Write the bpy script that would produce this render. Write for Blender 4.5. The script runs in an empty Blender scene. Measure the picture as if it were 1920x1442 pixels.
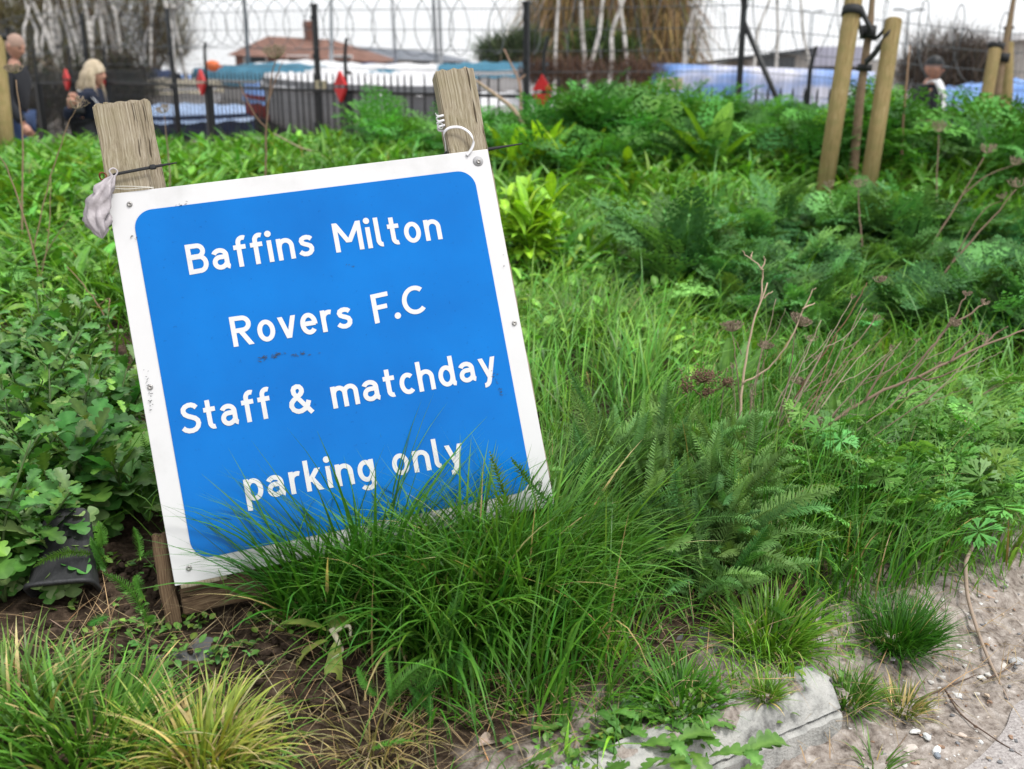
import bpy, bmesh, math, random
import numpy as np
from mathutils import Vector, Matrix

R = math.radians
SC = bpy.context.scene
COL = SC.collection
rng = np.random.default_rng(7)
random.seed(7)

# ------------------------------------------------------------------ camera, world, sun, exposure
FPX, CX, CY, CAMZ = 1830.0, 960.0, 721.0, 1.15
PITCH = math.atan(544 / FPX)
cam = bpy.data.cameras.new("camera")
cam.sensor_width = 36.0
cam.lens = FPX / 1920 * 36
cam.clip_start = 0.05
cam.clip_end = 3000
cam.dof.use_dof = True
cam.dof.focus_distance = 1.98
cam.dof.aperture_fstop = 3.6
camo = bpy.data.objects.new("camera", cam)
COL.objects.link(camo)
camo.location = (0, 0, CAMZ)
camo.rotation_euler = (R(90) - PITCH, 0, 0)
SC.camera = camo

SUN_DIR = Vector((0.38, -0.20, 0.90)).normalized()      # towards the sun
SUN_EL = math.asin(SUN_DIR.z)
SUN_ROT = math.atan2(SUN_DIR.x, SUN_DIR.y)
world = bpy.data.worlds.new("World")
SC.world = world
world.use_nodes = True
wn, wl = world.node_tree.nodes, world.node_tree.links
wn.clear()
sky = wn.new("ShaderNodeTexSky")
sky.sky_type = 'NISHITA'
sky.sun_disc = False
sky.sun_elevation = SUN_EL
sky.sun_rotation = SUN_ROT
sky.air_density = 1.0
sky.dust_density = 4.0
sky.ozone_density = 1.0
hs = wn.new("ShaderNodeHueSaturation")
hs.inputs['Saturation'].default_value = 0.4
hs.inputs['Value'].default_value = 1.0
bgn = wn.new("ShaderNodeBackground")
bgn.inputs['Strength'].default_value = 0.15
won = wn.new("ShaderNodeOutputWorld")
wl.new(sky.outputs[0], hs.inputs['Color'])
cloud = wn.new("ShaderNodeMix")                        # an even cloud deck over the clear sky
cloud.data_type = 'RGBA'
cloud.inputs[0].default_value = 0.8
cloud.inputs[7].default_value = (7.9, 8.0, 8.15, 1)
wl.new(hs.outputs[0], cloud.inputs[6])
wl.new(cloud.outputs[2], bgn.inputs['Color'])
wl.new(bgn.outputs[0], won.inputs['Surface'])

sl = bpy.data.lights.new("sun", 'SUN')
sl.energy = 2.5
sl.angle = R(15)
sl.color = (1.0, 0.97, 0.92)
so = bpy.data.objects.new("sun", sl)
COL.objects.link(so)
so.rotation_euler = SUN_DIR.to_track_quat('Z', 'Y').to_euler()
so.location = (4, -4, 8)

SC.view_settings.view_transform = 'Standard'
SC.view_settings.look = 'None'
SC.view_settings.exposure = 0.12
SC.view_settings.gamma = 1.0
SC.view_settings.use_curve_mapping = False
SC.cycles.use_denoising = True
SC.cycles.denoiser = 'OPENIMAGEDENOISE'
SC.cycles.denoising_input_passes = 'RGB_ALBEDO_NORMAL'
SC.cycles.denoising_prefilter = 'ACCURATE'
SC.cycles.max_bounces = 6
SC.cycles.diffuse_bounces = 1
SC.cycles.glossy_bounces = 2
SC.cycles.transmission_bounces = 3
SC.cycles.transparent_max_bounces = 4
SC.cycles.sample_clamp_indirect = 6

# ------------------------------------------------------------------ projection aids and terrain
CP, SP = math.cos(PITCH), math.sin(PITCH)


def P(px, py, d):
    """world point seen at pixel (px, py) of the 1920x1442 photograph, d metres along the axis"""
    a, b = (px - CX) / FPX, (CY - py) / FPX
    return Vector((a * d, d * (CP + b * SP), CAMZ + d * (b * CP - SP)))


def proj(x, y, z):
    dz = z - CAMZ
    d = y * CP - dz * SP
    u = y * SP + dz * CP
    d = np.maximum(d, 0.05)
    return CX + FPX * x / d, CY - FPX * u / d, d


def vn(x, y, f, seed=0):
    r = np.random.default_rng(1000 + seed)
    v = 0
    for k in range(7):
        a = r.uniform(0, 6.283)
        g = f * r.uniform(0.6, 1.7)
        v = v + np.sin(g * (x * math.cos(a) + y * math.sin(a)) + r.uniform(0, 6.283))
    return v / 7 * 1.9


def sdist(x, y):
    return (x - 0.62) * -0.62 + (y - 1.53) * 0.785


def hgt(x, y):
    x = np.asarray(x, float)
    y = np.asarray(y, float)
    s = sdist(x, y)
    tail = [0.205, 0.32, 0.58, 0.68, 0.66, 0.55]
    h = np.interp(s, [-6, -0.15, -0.04, 0.03, 0.14, 0.30, 0.9, 2, 4.2, 5.6, 7.6, 9.5], [0, 0, 0.010, 0.026, 0.075, 0.125] + tail)
    sk = (x - 0.6155) * -0.506 + (y - 1.545) * 0.862    # the kerb: runs left of its broken end only
    uk = (x - 0.6155) * 0.862 + (y - 1.545) * 0.506
    tk = np.clip((sk - 0.05) / 0.25, 0, 1)
    hk = np.interp(sk + 0.008 * vn(x, y, 34, 9), [-6, -0.2, -0.05, 0.004, 0.030, 0.044], [0, 0, 0.008, 0.014, 0.10, 0.126]) * (1 - tk) + h * tk
    wk = np.clip((-0.03 - uk) / 0.04, 0, 1)
    h = h * (1 - wk) + hk * wk
    fall = np.clip((y - 7.7) / 1.3, 0, 1)
    mound = 0.36 * np.exp(-((x - 2.9) / 2.5) ** 2 - ((y - 7.3) / 1.5) ** 2)
    h = h * (1 - fall) + mound * (1 - fall) - 0.12 * fall * np.clip((x - 1) / 2, 0, 1)
    near = np.clip((s - 0.05) / 0.3, 0, 1) * (1 - fall)
    h = h + near * ((0.022 + 0.030 * np.clip((y - 2.2) / 1.5, 0, 1)) * vn(x, y, 5.0, 1) + 0.012 * vn(x, y, 14, 2))
    h = h + 0.004 * vn(x, y, 40, 3) * np.clip((s + 0.1) / 0.15, 0, 1) * (np.abs(y) < 8)
    # soil clods dug up in front of the board
    h = h + 0.055 * np.exp(-((x + 0.40) / 0.10) ** 2 - ((y - 1.55) / 0.07) ** 2)
    h = h - 0.03 * np.exp(-((x + 0.75) / 0.18) ** 2 - ((y - 1.68) / 0.12) ** 2)
    return h


def G(px, py, dmin=1.0, dmax=16.0):
    """ground point under a pixel"""
    ds = np.linspace(dmin, dmax, 3000)
    a, b = (px - CX) / FPX, (CY - py) / FPX
    x, y, z = a * ds, ds * (CP + b * SP), CAMZ + ds * (b * CP - SP)
    k = np.where(z < hgt(x, y))[0]
    i = k[0] if len(k) else len(ds) - 1
    return Vector((x[i], y[i], float(hgt(x[i], y[i])))), float(ds[i])


# ------------------------------------------------------------------ object helpers
def tag(o, label=None, cat=None, group=None, kind=None):
    if label: o['label'] = label
    if cat: o['category'] = cat
    if group: o['group'] = group
    if kind: o['kind'] = kind
    return o


def thing(name, label, cat, loc=(0, 0, 0), rot=(0, 0, 0), group=None):
    o = bpy.data.objects.new(name, None)
    o.empty_display_size = 0.1
    COL.objects.link(o)
    o.location = loc
    o.rotation_euler = rot
    return tag(o, label, cat, group)


def link(name, me, mat=None, parent=None):
    o = bpy.data.objects.new(name, me)
    COL.objects.link(o)
    if mat is not None:
        me.materials.append(mat)
    if parent is not None:
        o.parent = parent
    return o


class MB:
    """collects numpy pieces and links them as ONE mesh object"""
    def __init__(s):
        s.v, s.q, s.t, s.c, s.n = [], [], [], [], 0

    def add(s, v, q=None, t=None, c=None):
        v = np.asarray(v, float).reshape(-1, 3)
        if q is not None and len(q): s.q.append(np.asarray(q, np.int64).reshape(-1, 4) + s.n)
        if t is not None and len(t): s.t.append(np.asarray(t, np.int64).reshape(-1, 3) + s.n)
        s.v.append(v)
        if c is None: c = (0.5, 0.5, 0.5)
        c = np.asarray(c, float)
        if c.ndim == 1: c = np.tile(c, (len(v), 1))
        s.c.append(c)
        s.n += len(v)
        return s

    def mesh(s, name, smooth=True):
        if not s.v: s.add([(0, 0, -.5), (.001, 0, -.5), (0, .001, -.5)], None, [(0, 1, 2)])
        v = np.concatenate(s.v)
        q = np.concatenate(s.q) if s.q else np.zeros((0, 4), np.int64)
        t = np.concatenate(s.t) if s.t else np.zeros((0, 3), np.int64)
        me = bpy.data.meshes.new(name)
        me.vertices.add(len(v))
        me.vertices.foreach_set('co', v.astype(np.float32).ravel())
        loops = np.concatenate([q.ravel(), t.ravel()])
        me.loops.add(len(loops))
        me.loops.foreach_set('vertex_index', loops.astype(np.int32))
        st = np.concatenate([np.arange(len(q)) * 4, len(q) * 4 + np.arange(len(t)) * 3])
        me.polygons.add(len(st))
        me.polygons.foreach_set('loop_start', st.astype(np.int32))
        me.polygons.foreach_set('use_smooth', np.full(len(st), smooth))
        a = me.attributes.new('Col', 'FLOAT_COLOR', 'POINT')
        c = np.concatenate(s.c)
        c4 = np.ones((len(c), 4), np.float32)
        c4[:, :3] = np.clip(c, 0, 1)
        a.data.foreach_set('color', c4.ravel())
        me.update(calc_edges=True)
        return me

    def build(s, name, mat, parent=None, smooth=True):
        return link(name, s.mesh(name, smooth), mat, parent)

    # ---- shapes
    def box(s, c, size, M=None, col=None, bev=0.0):
        """box with chamfered edges"""
        hx, hy, hz = [a / 2 for a in size]
        b = min(bev, hx * .49, hy * .49, hz * .49)
        bm = bmesh.new()
        bmesh.ops.create_cube(bm, size=1.0)
        bmesh.ops.scale(bm, vec=(size[0], size[1], size[2]), verts=bm.verts)
        if b > 0:
            bmesh.ops.bevel(bm, geom=list(bm.edges), offset=b, segments=2, affect='EDGES', profile=0.6)
        s.bm(bm, Matrix.Translation(c) if M is None else M @ Matrix.Translation(c), col)
        return s

    def bm(s, bm, M=None, col=None):
        bmesh.ops.triangulate(bm, faces=[f for f in bm.faces if len(f.verts) > 4])
        bm.verts.index_update()
        v = np.array([(M @ x.co if M is not None else x.co)[:] for x in bm.verts])
        q = [[x.index for x in f.verts] for f in bm.faces if len(f.verts) == 4]
        t = [[x.index for x in f.verts] for f in bm.faces if len(f.verts) == 3]
        s.add(v, q, t, col)
        bm.free()

    def tube(s, pts, rad, n=6, col=None, cap=True):
        pts = np.asarray([tuple(p) for p in pts], float)
        m = len(pts)
        rad = np.broadcast_to(np.asarray(rad, float), (m,)) if np.ndim(rad) == 0 else np.interp(
            np.linspace(0, 1, m), np.linspace(0, 1, len(rad)), rad)
        tg = np.gradient(pts, axis=0)
        tg /= np.linalg.norm(tg, axis=1)[:, None] + 1e-9
        ref = np.array([0, 0, 1.0]) if abs(tg[0][2]) < 0.9 else np.array([1.0, 0, 0])
        vs = []
        a = np.cross(tg[0], ref)
        a /= np.linalg.norm(a)
        for i in range(m):
            a = a - tg[i] * (a @ tg[i])
            a /= np.linalg.norm(a) + 1e-9
            b = np.cross(tg[i], a)
            th = np.arange(n) / n * 2 * np.pi
            vs.append(pts[i] + rad[i] * (np.cos(th)[:, None] * a + np.sin(th)[:, None] * b))
        v = np.concatenate(vs)
        i, j = np.meshgrid(np.arange(m - 1), np.arange(n), indexing='ij')
        q = np.stack([i * n + j, i * n + (j + 1) % n, (i + 1) * n + (j + 1) % n, (i + 1) * n + j], -1).reshape(-1, 4)
        t = []
        if cap:
            v = np.concatenate([v, pts[:1], pts[-1:]])
            for k in range(n):
                t.append((m * n, (k + 1) % n, k))
                t.append((m * n + 1, (m - 1) * n + k, (m - 1) * n + (k + 1) % n))
        s.add(v, q, t, col)
        return s


def smooth_pts(pts, n=8):
    """Catmull-Rom through control points"""
    p = [np.array(tuple(a), float) for a in pts]
    p = [2 * p[0] - p[1]] + p + [2 * p[-1] - p[-2]]
    out = []
    for i in range(1, len(p) - 2):
        for k in range(n):
            t = k / n
            out.append(0.5 * ((2 * p[i]) + (-p[i - 1] + p[i + 1]) * t + (2 * p[i - 1] - 5 * p[i] + 4 * p[i + 1] - p[i + 2]) * t * t
                              + (-p[i - 1] + 3 * p[i] - 3 * p[i + 1] + p[i + 2]) * t ** 3))
    out.append(p[-2])
    return np.array(out)


# ------------------------------------------------------------------ materials
def nt(name):
    m = bpy.data.materials.new(name)
    m.use_nodes = True
    n, l = m.node_tree.nodes, m.node_tree.links
    return m, n, l, n['Principled BSDF']


def ramp(n, stops):
    r = n.new("ShaderNodeValToRGB")
    e = r.color_ramp.elements
    e[0].position, e[0].color = stops[0][0], (*stops[0][1], 1)
    e[1].position, e[1].color = stops[-1][0], (*stops[-1][1], 1)
    for p, c in stops[1:-1]:
        k = e.new(p)
        k.color = (*c, 1)
    return r


def noise_mat(name, stops, scale=5.0, detail=6, rough=0.8, bump=0.0, bscale=None, stretch=(1, 1, 1), spec=0.3, metallic=0.0,
              obj_coord=True, bdist=0.02):
    m, n, l, b = nt(name)
    tc = n.new("ShaderNodeTexCoord")
    mp = n.new("ShaderNodeMapping")
    mp.inputs['Scale'].default_value = stretch
    l.new(tc.outputs['Object'], mp.inputs['Vector'])
    tx = n.new("ShaderNodeTexNoise")
    tx.inputs['Scale'].default_value = scale
    tx.inputs['Detail'].default_value = detail
    tx.inputs['Roughness'].default_value = 0.62
    l.new(mp.outputs[0], tx.inputs['Vector'])
    r = ramp(n, stops)
    l.new(tx.outputs['Fac'], r.inputs['Fac'])
    l.new(r.outputs['Color'], b.inputs['Base Color'])
    b.inputs['Roughness'].default_value = rough
    b.inputs['Specular IOR Level'].default_value = spec
    b.inputs['Metallic'].default_value = metallic
    if bump:
        t2 = n.new("ShaderNodeTexNoise")
        t2.inputs['Scale'].default_value = bscale or scale * 3
        t2.inputs['Detail'].default_value = 6
        l.new(mp.outputs[0], t2.inputs['Vector'])
        bp = n.new("ShaderNodeBump")
        bp.inputs['Strength'].default_value = bump
        bp.inputs['Distance'].default_value = bdist
        l.new(t2.outputs['Fac'], bp.inputs['Height'])
        l.new(bp.outputs[0], b.inputs['Normal'])
    return m


def plain(name, c, rough=0.6, metallic=0.0, spec=0.4, var=0.12):
    c = np.array(c)
    return noise_mat(name, [(0.3, tuple(c * (1 - var))), (0.7, tuple(np.minimum(c * (1 + var), 1)))], 9, 4, rough, spec=spec, metallic=metallic)


def leaf_mat(name, trans=0.32, rough=0.5, spec=0.35, grain=60.0):
    m, n, l, b = nt(name)
    at = n.new("ShaderNodeAttribute")
    at.attribute_name = 'Col'
    tc = n.new("ShaderNodeTexCoord")
    tx = n.new("ShaderNodeTexNoise")
    tx.inputs['Scale'].default_value = grain
    tx.inputs['Detail'].default_value = 3
    l.new(tc.outputs['Object'], tx.inputs['Vector'])
    r = ramp(n, [(0.3, (0.72, 0.76, 0.72)), (0.7, (1.2, 1.16, 1.2))])
    l.new(tx.outputs['Fac'], r.inputs['Fac'])
    mx = n.new("ShaderNodeMix")
    mx.data_type = 'RGBA'
    mx.blend_type = 'MULTIPLY'
    mx.inputs[0].default_value = 1.0
    l.new(at.outputs['Color'], mx.inputs[6])
    l.new(r.outputs['Color'], mx.inputs[7])
    l.new(mx.outputs[2], b.inputs['Base Color'])
    b.inputs['Roughness'].default_value = rough
    b.inputs['Specular IOR Level'].default_value = spec
    tr = n.new("ShaderNodeBsdfTranslucent")
    m2 = n.new("ShaderNodeMix")
    m2.data_type = 'RGBA'
    m2.blend_type = 'MULTIPLY'
    m2.inputs[0].default_value = 1.0
    m2.inputs[7].default_value = (1.5, 1.45, 0.6, 1)
    l.new(mx.outputs[2], m2.inputs[6])
    l.new(m2.outputs[2], tr.inputs['Color'])
    ms = n.new("ShaderNodeMixShader")
    ms.inputs[0].default_value = trans
    l.new(b.outputs[0], ms.inputs[1])
    l.new(tr.outputs[0], ms.inputs[2])
    l.new(ms.outputs[0], n['Material Output'].inputs['Surface'])
    return m


def vcol_mat(name, rough=0.8, spec=0.2):
    m, n, l, b = nt(name)
    at = n.new("ShaderNodeAttribute")
    at.attribute_name = 'Col'
    l.new(at.outputs['Color'], b.inputs['Base Color'])
    b.inputs['Roughness'].default_value = rough
    b.inputs['Specular IOR Level'].default_value = spec
    return m


M_grass = leaf_mat("grass_blade", 0.22, 0.42, 0.4)
M_leaf = leaf_mat("broad_leaf", 0.18, 0.45, 0.4)
M_fern = leaf_mat("feathery_leaf", 0.2, 0.6, 0.25)
M_dry = vcol_mat("dry_stalk", 0.85, 0.15)
M_twig = vcol_mat("bare_twig", 0.9, 0.1)
M_stone = vcol_mat("stone", 0.8, 0.3)
M_skin = plain("skin", (0.55, 0.29, 0.21), 0.55, var=0.06)
M_black = plain("black_paint", (0.012, 0.014, 0.016), 0.45)
M_wire = plain("galvanised_wire", (0.10, 0.115, 0.125), 0.5, 0.4)
M_rubber = plain("black_rubber", (0.02, 0.021, 0.023), 0.7)
M_white = plain("white_paint", (0.78, 0.79, 0.81), 0.5, var=0.04)
M_red = plain("red_enamel", (0.50, 0.014, 0.016), 0.5)


def wood_mat(name, lo, mid, hi, sc=1.0, crack=True, green=0.0):
    """weathered timber, grain along local Z"""
    m, n, l, b = nt(name)
    tc = n.new("ShaderNodeTexCoord")
    mp = n.new("ShaderNodeMapping")
    mp.inputs['Scale'].default_value = (1, 1, 0.035)
    l.new(tc.outputs['Object'], mp.inputs['Vector'])
    wob = n.new("ShaderNodeTexNoise")
    wob.inputs['Scale'].default_value = 7
    l.new(tc.outputs['Object'], wob.inputs['Vector'])
    mixv = n.new("ShaderNodeMix")
    mixv.data_type = 'VECTOR'
    mixv.inputs[0].default_value = 0.018
    l.new(mp.outputs[0], mixv.inputs[4])
    l.new(wob.outputs['Color'], mixv.inputs[5])
    t1 = n.new("ShaderNodeTexNoise")
    t1.inputs['Scale'].default_value = 380 * sc
    t1.inputs['Detail'].default_value = 5
    t1.inputs['Roughness'].default_value = 0.7
    l.new(mixv.outputs[1], t1.inputs['Vector'])
    r = ramp(n, [(0.30, lo), (0.5, mid), (0.72, hi)])
    l.new(t1.outputs['Fac'], r.inputs['Fac'])
    t3 = n.new("ShaderNodeTexNoise")
    t3.inputs['Scale'].default_value = 14
    t3.inputs['Detail'].default_value = 4
    l.new(tc.outputs['Object'], t3.inputs['Vector'])
    r3 = ramp(n, [(0.42, (0, 0, 0)), (0.7, (1, 1, 1))])
    l.new(t3.outputs['Fac'], r3.inputs['Fac'])
    mu = n.new("ShaderNodeMath")
    mu.operation = 'MULTIPLY'
    mu.inputs[1].default_value = green
    l.new(r3.outputs['Color'], mu.inputs[0])
    mx = n.new("ShaderNodeMix")
    mx.data_type = 'RGBA'
    l.new(mu.outputs[0], mx.inputs[0])
    l.new(r.outputs['Color'], mx.inputs[6])
    mx.inputs[7].default_value = (0.20, 0.19, 0.07, 1)
    t2 = n.new("ShaderNodeTexNoise")
    t2.inputs['Scale'].default_value = 120 * sc
    t2.inputs['Detail'].default_value = 2
    l.new(mixv.outputs[1], t2.inputs['Vector'])
    r2 = ramp(n, [(0.31, (0.16, 0.13, 0.10)), (0.36, (1, 1, 1))])
    l.new(t2.outputs['Fac'], r2.inputs['Fac'])
    m3 = n.new("ShaderNodeMix")
    m3.data_type = 'RGBA'
    m3.blend_type = 'MULTIPLY'
    m3.inputs[0].default_value = 0.85 if crack else 0.0
    l.new(mx.outputs[2], m3.inputs[6])
    l.new(r2.outputs['Color'], m3.inputs[7])
    l.new(m3.outputs[2], b.inputs['Base Color'])
    bp = n.new("ShaderNodeBump")
    bp.inputs['Strength'].default_value = 0.55
    bp.inputs['Distance'].default_value = 0.004
    ad = n.new("ShaderNodeMath")
    ad.operation = 'ADD'
    l.new(t1.outputs['Fac'], ad.inputs[0])
    l.new(r2.outputs['Color'], ad.inputs[1])
    l.new(ad.outputs[0], bp.inputs['Height'])
    l.new(bp.outputs[0], b.inputs['Normal'])
    b.inputs['Roughness'].default_value = 0.85
    b.inputs['Specular IOR Level'].default_value = 0.2
    return m


M_wood = wood_mat("weathered_wood", (0.15, 0.115, 0.075), (0.33, 0.28, 0.205), (0.50, 0.45, 0.365), green=0.35)
M_plank = wood_mat("damp_wood", (0.05, 0.03, 0.02), (0.13, 0.085, 0.05), (0.22, 0.16, 0.10))
M_stake = wood_mat("tanalised_stake", (0.20, 0.14, 0.06), (0.30, 0.225, 0.10), (0.42, 0.33, 0.18), 0.4, crack=False, green=0.5)
M_saptrunk = wood_mat("sapling_bark", (0.12, 0.08, 0.05), (0.20, 0.14, 0.09), (0.30, 0.22, 0.15), 0.4, crack=False, green=0.2)


# ------------------------------------------------------------------ ground
def ground_mat():
    m, n, l, b = nt("soil")
    tc = n.new("ShaderNodeTexCoord")
    t1 = n.new("ShaderNodeTexNoise")
    t1.inputs['Scale'].default_value = 38
    t1.inputs['Detail'].default_value = 9
    t1.inputs['Roughness'].default_value = 0.68
    l.new(tc.outputs['Object'], t1.inputs['Vector'])
    dark = ramp(n, [(0.34, (0.018, 0.012, 0.008)), (0.5, (0.05, 0.034, 0.023)), (0.66, (0.115, 0.082, 0.058))])
    pale = ramp(n, [(0.34, (0.10, 0.08, 0.066)), (0.44, (0.25, 0.212, 0.185)), (0.56, (0.38, 0.335, 0.30)), (0.68, (0.54, 0.495, 0.46))])
    l.new(t1.outputs['Fac'], dark.inputs['Fac'])
    l.new(t1.outputs['Fac'], pale.inputs['Fac'])
    at = n.new("ShaderNodeAttribute")
    at.attribute_name = 'Col'
    sp = n.new("ShaderNodeSeparateColor")
    l.new(at.outputs['Color'], sp.inputs[0])
    t4 = n.new("ShaderNodeTexNoise")
    t4.inputs['Scale'].default_value = 9
    t4.inputs['Detail'].default_value = 6
    l.new(tc.outputs['Object'], t4.inputs['Vector'])
    ad = n.new("ShaderNodeMath")
    ad.operation = 'MULTIPLY_ADD'
    l.new(t4.outputs['Fac'], ad.inputs[0])
    ad.inputs[1].default_value = 0.9
    l.new(sp.outputs[0], ad.inputs[2])
    r4 = ramp(n, [(0.80, (0, 0, 0)), (1.0, (1, 1, 1))])
    l.new(ad.outputs[0], r4.inputs['Fac'])
    mx = n.new("ShaderNodeMix")
    mx.data_type = 'RGBA'
    l.new(r4.outputs['Color'], mx.inputs[0])
    l.new(dark.outputs['Color'], mx.inputs[6])
    l.new(pale.outputs['Color'], mx.inputs[7])
    l.new(mx.outputs[2], b.inputs['Base Color'])
    b.inputs['Roughness'].default_value = 0.95
    b.inputs['Specular IOR Level'].default_value = 0.15
    t2 = n.new("ShaderNodeTexNoise")
    t2.inputs['Scale'].default_value = 75
    t2.inputs['Detail'].default_value = 4
    t2.inputs['Roughness'].default_value = 0.6
    l.new(tc.outputs['Object'], t2.inputs['Vector'])
    bp = n.new("ShaderNodeBump")
    bp.inputs['Strength'].default_value = 0.7
    bp.inputs['Distance'].default_value = 0.012
    l.new(t2.outputs['Fac'], bp.inputs['Height'])
    l.new(bp.outputs[0], b.inputs['Normal'])
    return m


def axis(fine0, fine1, step, lo, hi):
    a = list(np.arange(fine0, fine1 + 1e-6, step))
    s, v = step, fine1
    while v < hi:
        s *= 1.28
        v += s
        a.append(v)
    s, v = step, fine0
    while v > lo:
        s *= 1.28
        v -= s
        a.insert(0, v)
    return np.array(a)


gx = axis(-1.4, 2.0, 0.02, -900, 900)
gy = axis(1.0, 3.0, 0.02, -30, 1600)
XX, YY = np.meshgrid(gx, gy, indexing='ij')
ZZ = hgt(XX, YY)
fine = (XX > -1.4) & (XX < 2.0) & (YY > 1.0) & (YY < 3.0) & (sdist(XX, YY) > -0.1)
ZZ = ZZ + fine * (0.010 * vn(XX, YY, 60, 5) + 0.006 * vn(XX, YY, 110, 6))
nx, ny = XX.shape
ii, jj = np.meshgrid(np.arange(nx - 1), np.arange(ny - 1), indexing='ij')
gq = np.stack([ii * ny + jj, (ii + 1) * ny + jj, (ii + 1) * ny + jj + 1, ii * ny + jj + 1], -1).reshape(-1, 4)
S_ = sdist(XX, YY)
palef = np.clip((0.42 - S_) / 0.26, 0, 1) * 0.72
palef = np.maximum(palef, np.clip((YY - 8.8) / 0.8, 0, 1) * 0.62)
gc = np.stack([palef.ravel()] * 3, -1)
gm = MB().add(np.stack([XX.ravel(), YY.ravel(), ZZ.ravel()], -1), gq, None, gc)
tag(gm.build("ground", ground_mat()), kind='structure')

# road: worn asphalt sheet with a crumbling edge, a few mm above the ground sheet
M_asph = noise_mat("worn_asphalt", [(0.28, (0.16, 0.14, 0.135)), (0.45, (0.34, 0.31, 0.30)), (0.6, (0.42, 0.39, 0.375)), (0.75, (0.6, 0.57, 0.55))],
                   170, 3, 0.9, 0.6, 240, bdist=0.004)
u_ = np.linspace(-2.0, 8.0, 400)
du = np.array([0.785, 0.62])
nn_ = np.array([-0.62, 0.785])
edge_s = -0.165 + 0.03 * vn(u_, u_ * 0, 9, 11) + 0.012 * vn(u_, u_ * 0, 40, 12)
base = np.array([0.62, 1.53])
e = base + u_[:, None] * du + edge_s[:, None] * nn_
fpt = base + u_[:, None] * du + (-4.5) * nn_
rm = MB()
L_, rows = len(u_), []
for k in range(6):
    w = (k / 5) ** 2
    p = e * (1 - w) + fpt * w
    rows.append(np.column_stack([p, np.full(L_, 0.0065 + 0.0045 * min(1, k))]))
rv = np.concatenate(rows)
rq = [(k * L_ + i, k * L_ + i + 1, (k + 1) * L_ + i + 1, (k + 1) * L_ + i) for k in range(5) for i in range(L_ - 1)]
rm.add(rv, rq)
tag(rm.build("road", M_asph), kind='structure')

# ------------------------------------------------------------------ the sign
SW = 0.75
IMG = np.array([[192, 362], [908, 277], [1040, 948], [328, 1099]], float)
SRC = np.array([[0, 1], [1, 1], [1, 0], [0, 0]], float)
_A = []
for (X, Y), (u, v) in zip(SRC, IMG):
    u, v = (u - CX) / FPX, (CY - v) / FPX
    _A += [[X, Y, 1, 0, 0, 0, -u * X, -u * Y, -u], [0, 0, 0, X, Y, 1, -v * X, -v * Y, -v]]
H = np.linalg.svd(np.array(_A))[2][-1].reshape(3, 3)
if H[2, 2] < 0: H = -H
H = H / np.linalg.norm(H[:, 0]) * SW
HI = np.linalg.inv(H)
to_w = lambda c: Vector((c[0], c[1] * SP + c[2] * CP, CAMZ + c[1] * CP - c[2] * SP))
s_o = to_w(H[:, 2])                                   # lower left corner of the board
s_x = (to_w(H[:, 0]) - Vector((0, 0, CAMZ))).normalized()
s_z = (to_w(H[:, 1]) - Vector((0, 0, CAMZ)))
s_z = (s_z - s_x * s_z.dot(s_x)).normalized()
s_y = s_z.cross(s_x)
SIGN = Matrix((s_x, s_y, s_z)).transposed().to_4x4()
SIGN.translation = s_o


def uv(px, py):
    q = HI @ np.array([(px - CX) / FPX, (CY - py) / FPX, 1])
    return q[0] / q[2] * SW, q[1] / q[2] * SW


M_panel = noise_mat("white_sign_plate", [(0.25, (0.54, 0.54, 0.54)), (0.45, (0.65, 0.65, 0.66)), (0.8, (0.69, 0.69, 0.70))], 6, 8, 0.35, spec=0.5)


def blue_mat():
    m, n, l, b = nt("blue_vinyl")
    tc = n.new("ShaderNodeTexCoord")
    t = n.new("ShaderNodeTexNoise")
    t.inputs['Scale'].default_value = 5
    t.inputs['Detail'].default_value = 8
    l.new(tc.outputs['Object'], t.inputs['Vector'])
    r = ramp(n, [(0.3, (0.0, 0.130, 0.47)), (0.7, (0.0, 0.168, 0.57))])
    l.new(t.outputs['Fac'], r.inputs['Fac'])
    # specks of grime
    v = n.new("ShaderNodeTexNoise")
    v.inputs['Scale'].default_value = 130
    v.inputs['Detail'].default_value = 4
    l.new(tc.outputs['Object'], v.inputs['Vector'])
    r2 = ramp(n, [(0.66, (1, 1, 1)), (0.74, (0.45, 0.5, 0.6))])
    l.new(v.outputs['Fac'], r2.inputs['Fac'])
    mx = n.new("ShaderNodeMix")
    mx.data_type = 'RGBA'
    mx.blend_type = 'MULTIPLY'
    mx.inputs[0].default_value = 0.5
    l.new(r.outputs['Color'], mx.inputs[6])
    l.new(r2.outputs['Color'], mx.inputs[7])
    l.new(mx.outputs[2], b.inputs['Base Color'])
    b.inputs['Roughness'].default_value = 0.2
    b.inputs['Specular IOR Level'].default_value = 0.2
    t2 = n.new("ShaderNodeTexNoise")
    t2.inputs['Scale'].default_value = 320
    t2.inputs['Detail'].default_value = 2
    l.new(tc.outputs['Object'], t2.inputs['Vector'])
    bp = n.new("ShaderNodeBump")
    bp.inputs['Strength'].default_value = 0.12
    bp.inputs['Distance'].default_value = 0.0006
    l.new(t2.outputs['Fac'], bp.inputs['Height'])
    l.new(bp.outputs[0], b.inputs['Normal'])
    return m


sign = thing("parking_sign", "blue and white staff parking sign on timber posts leaning back in the grass", "sign")
sign.matrix_world = SIGN


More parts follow.
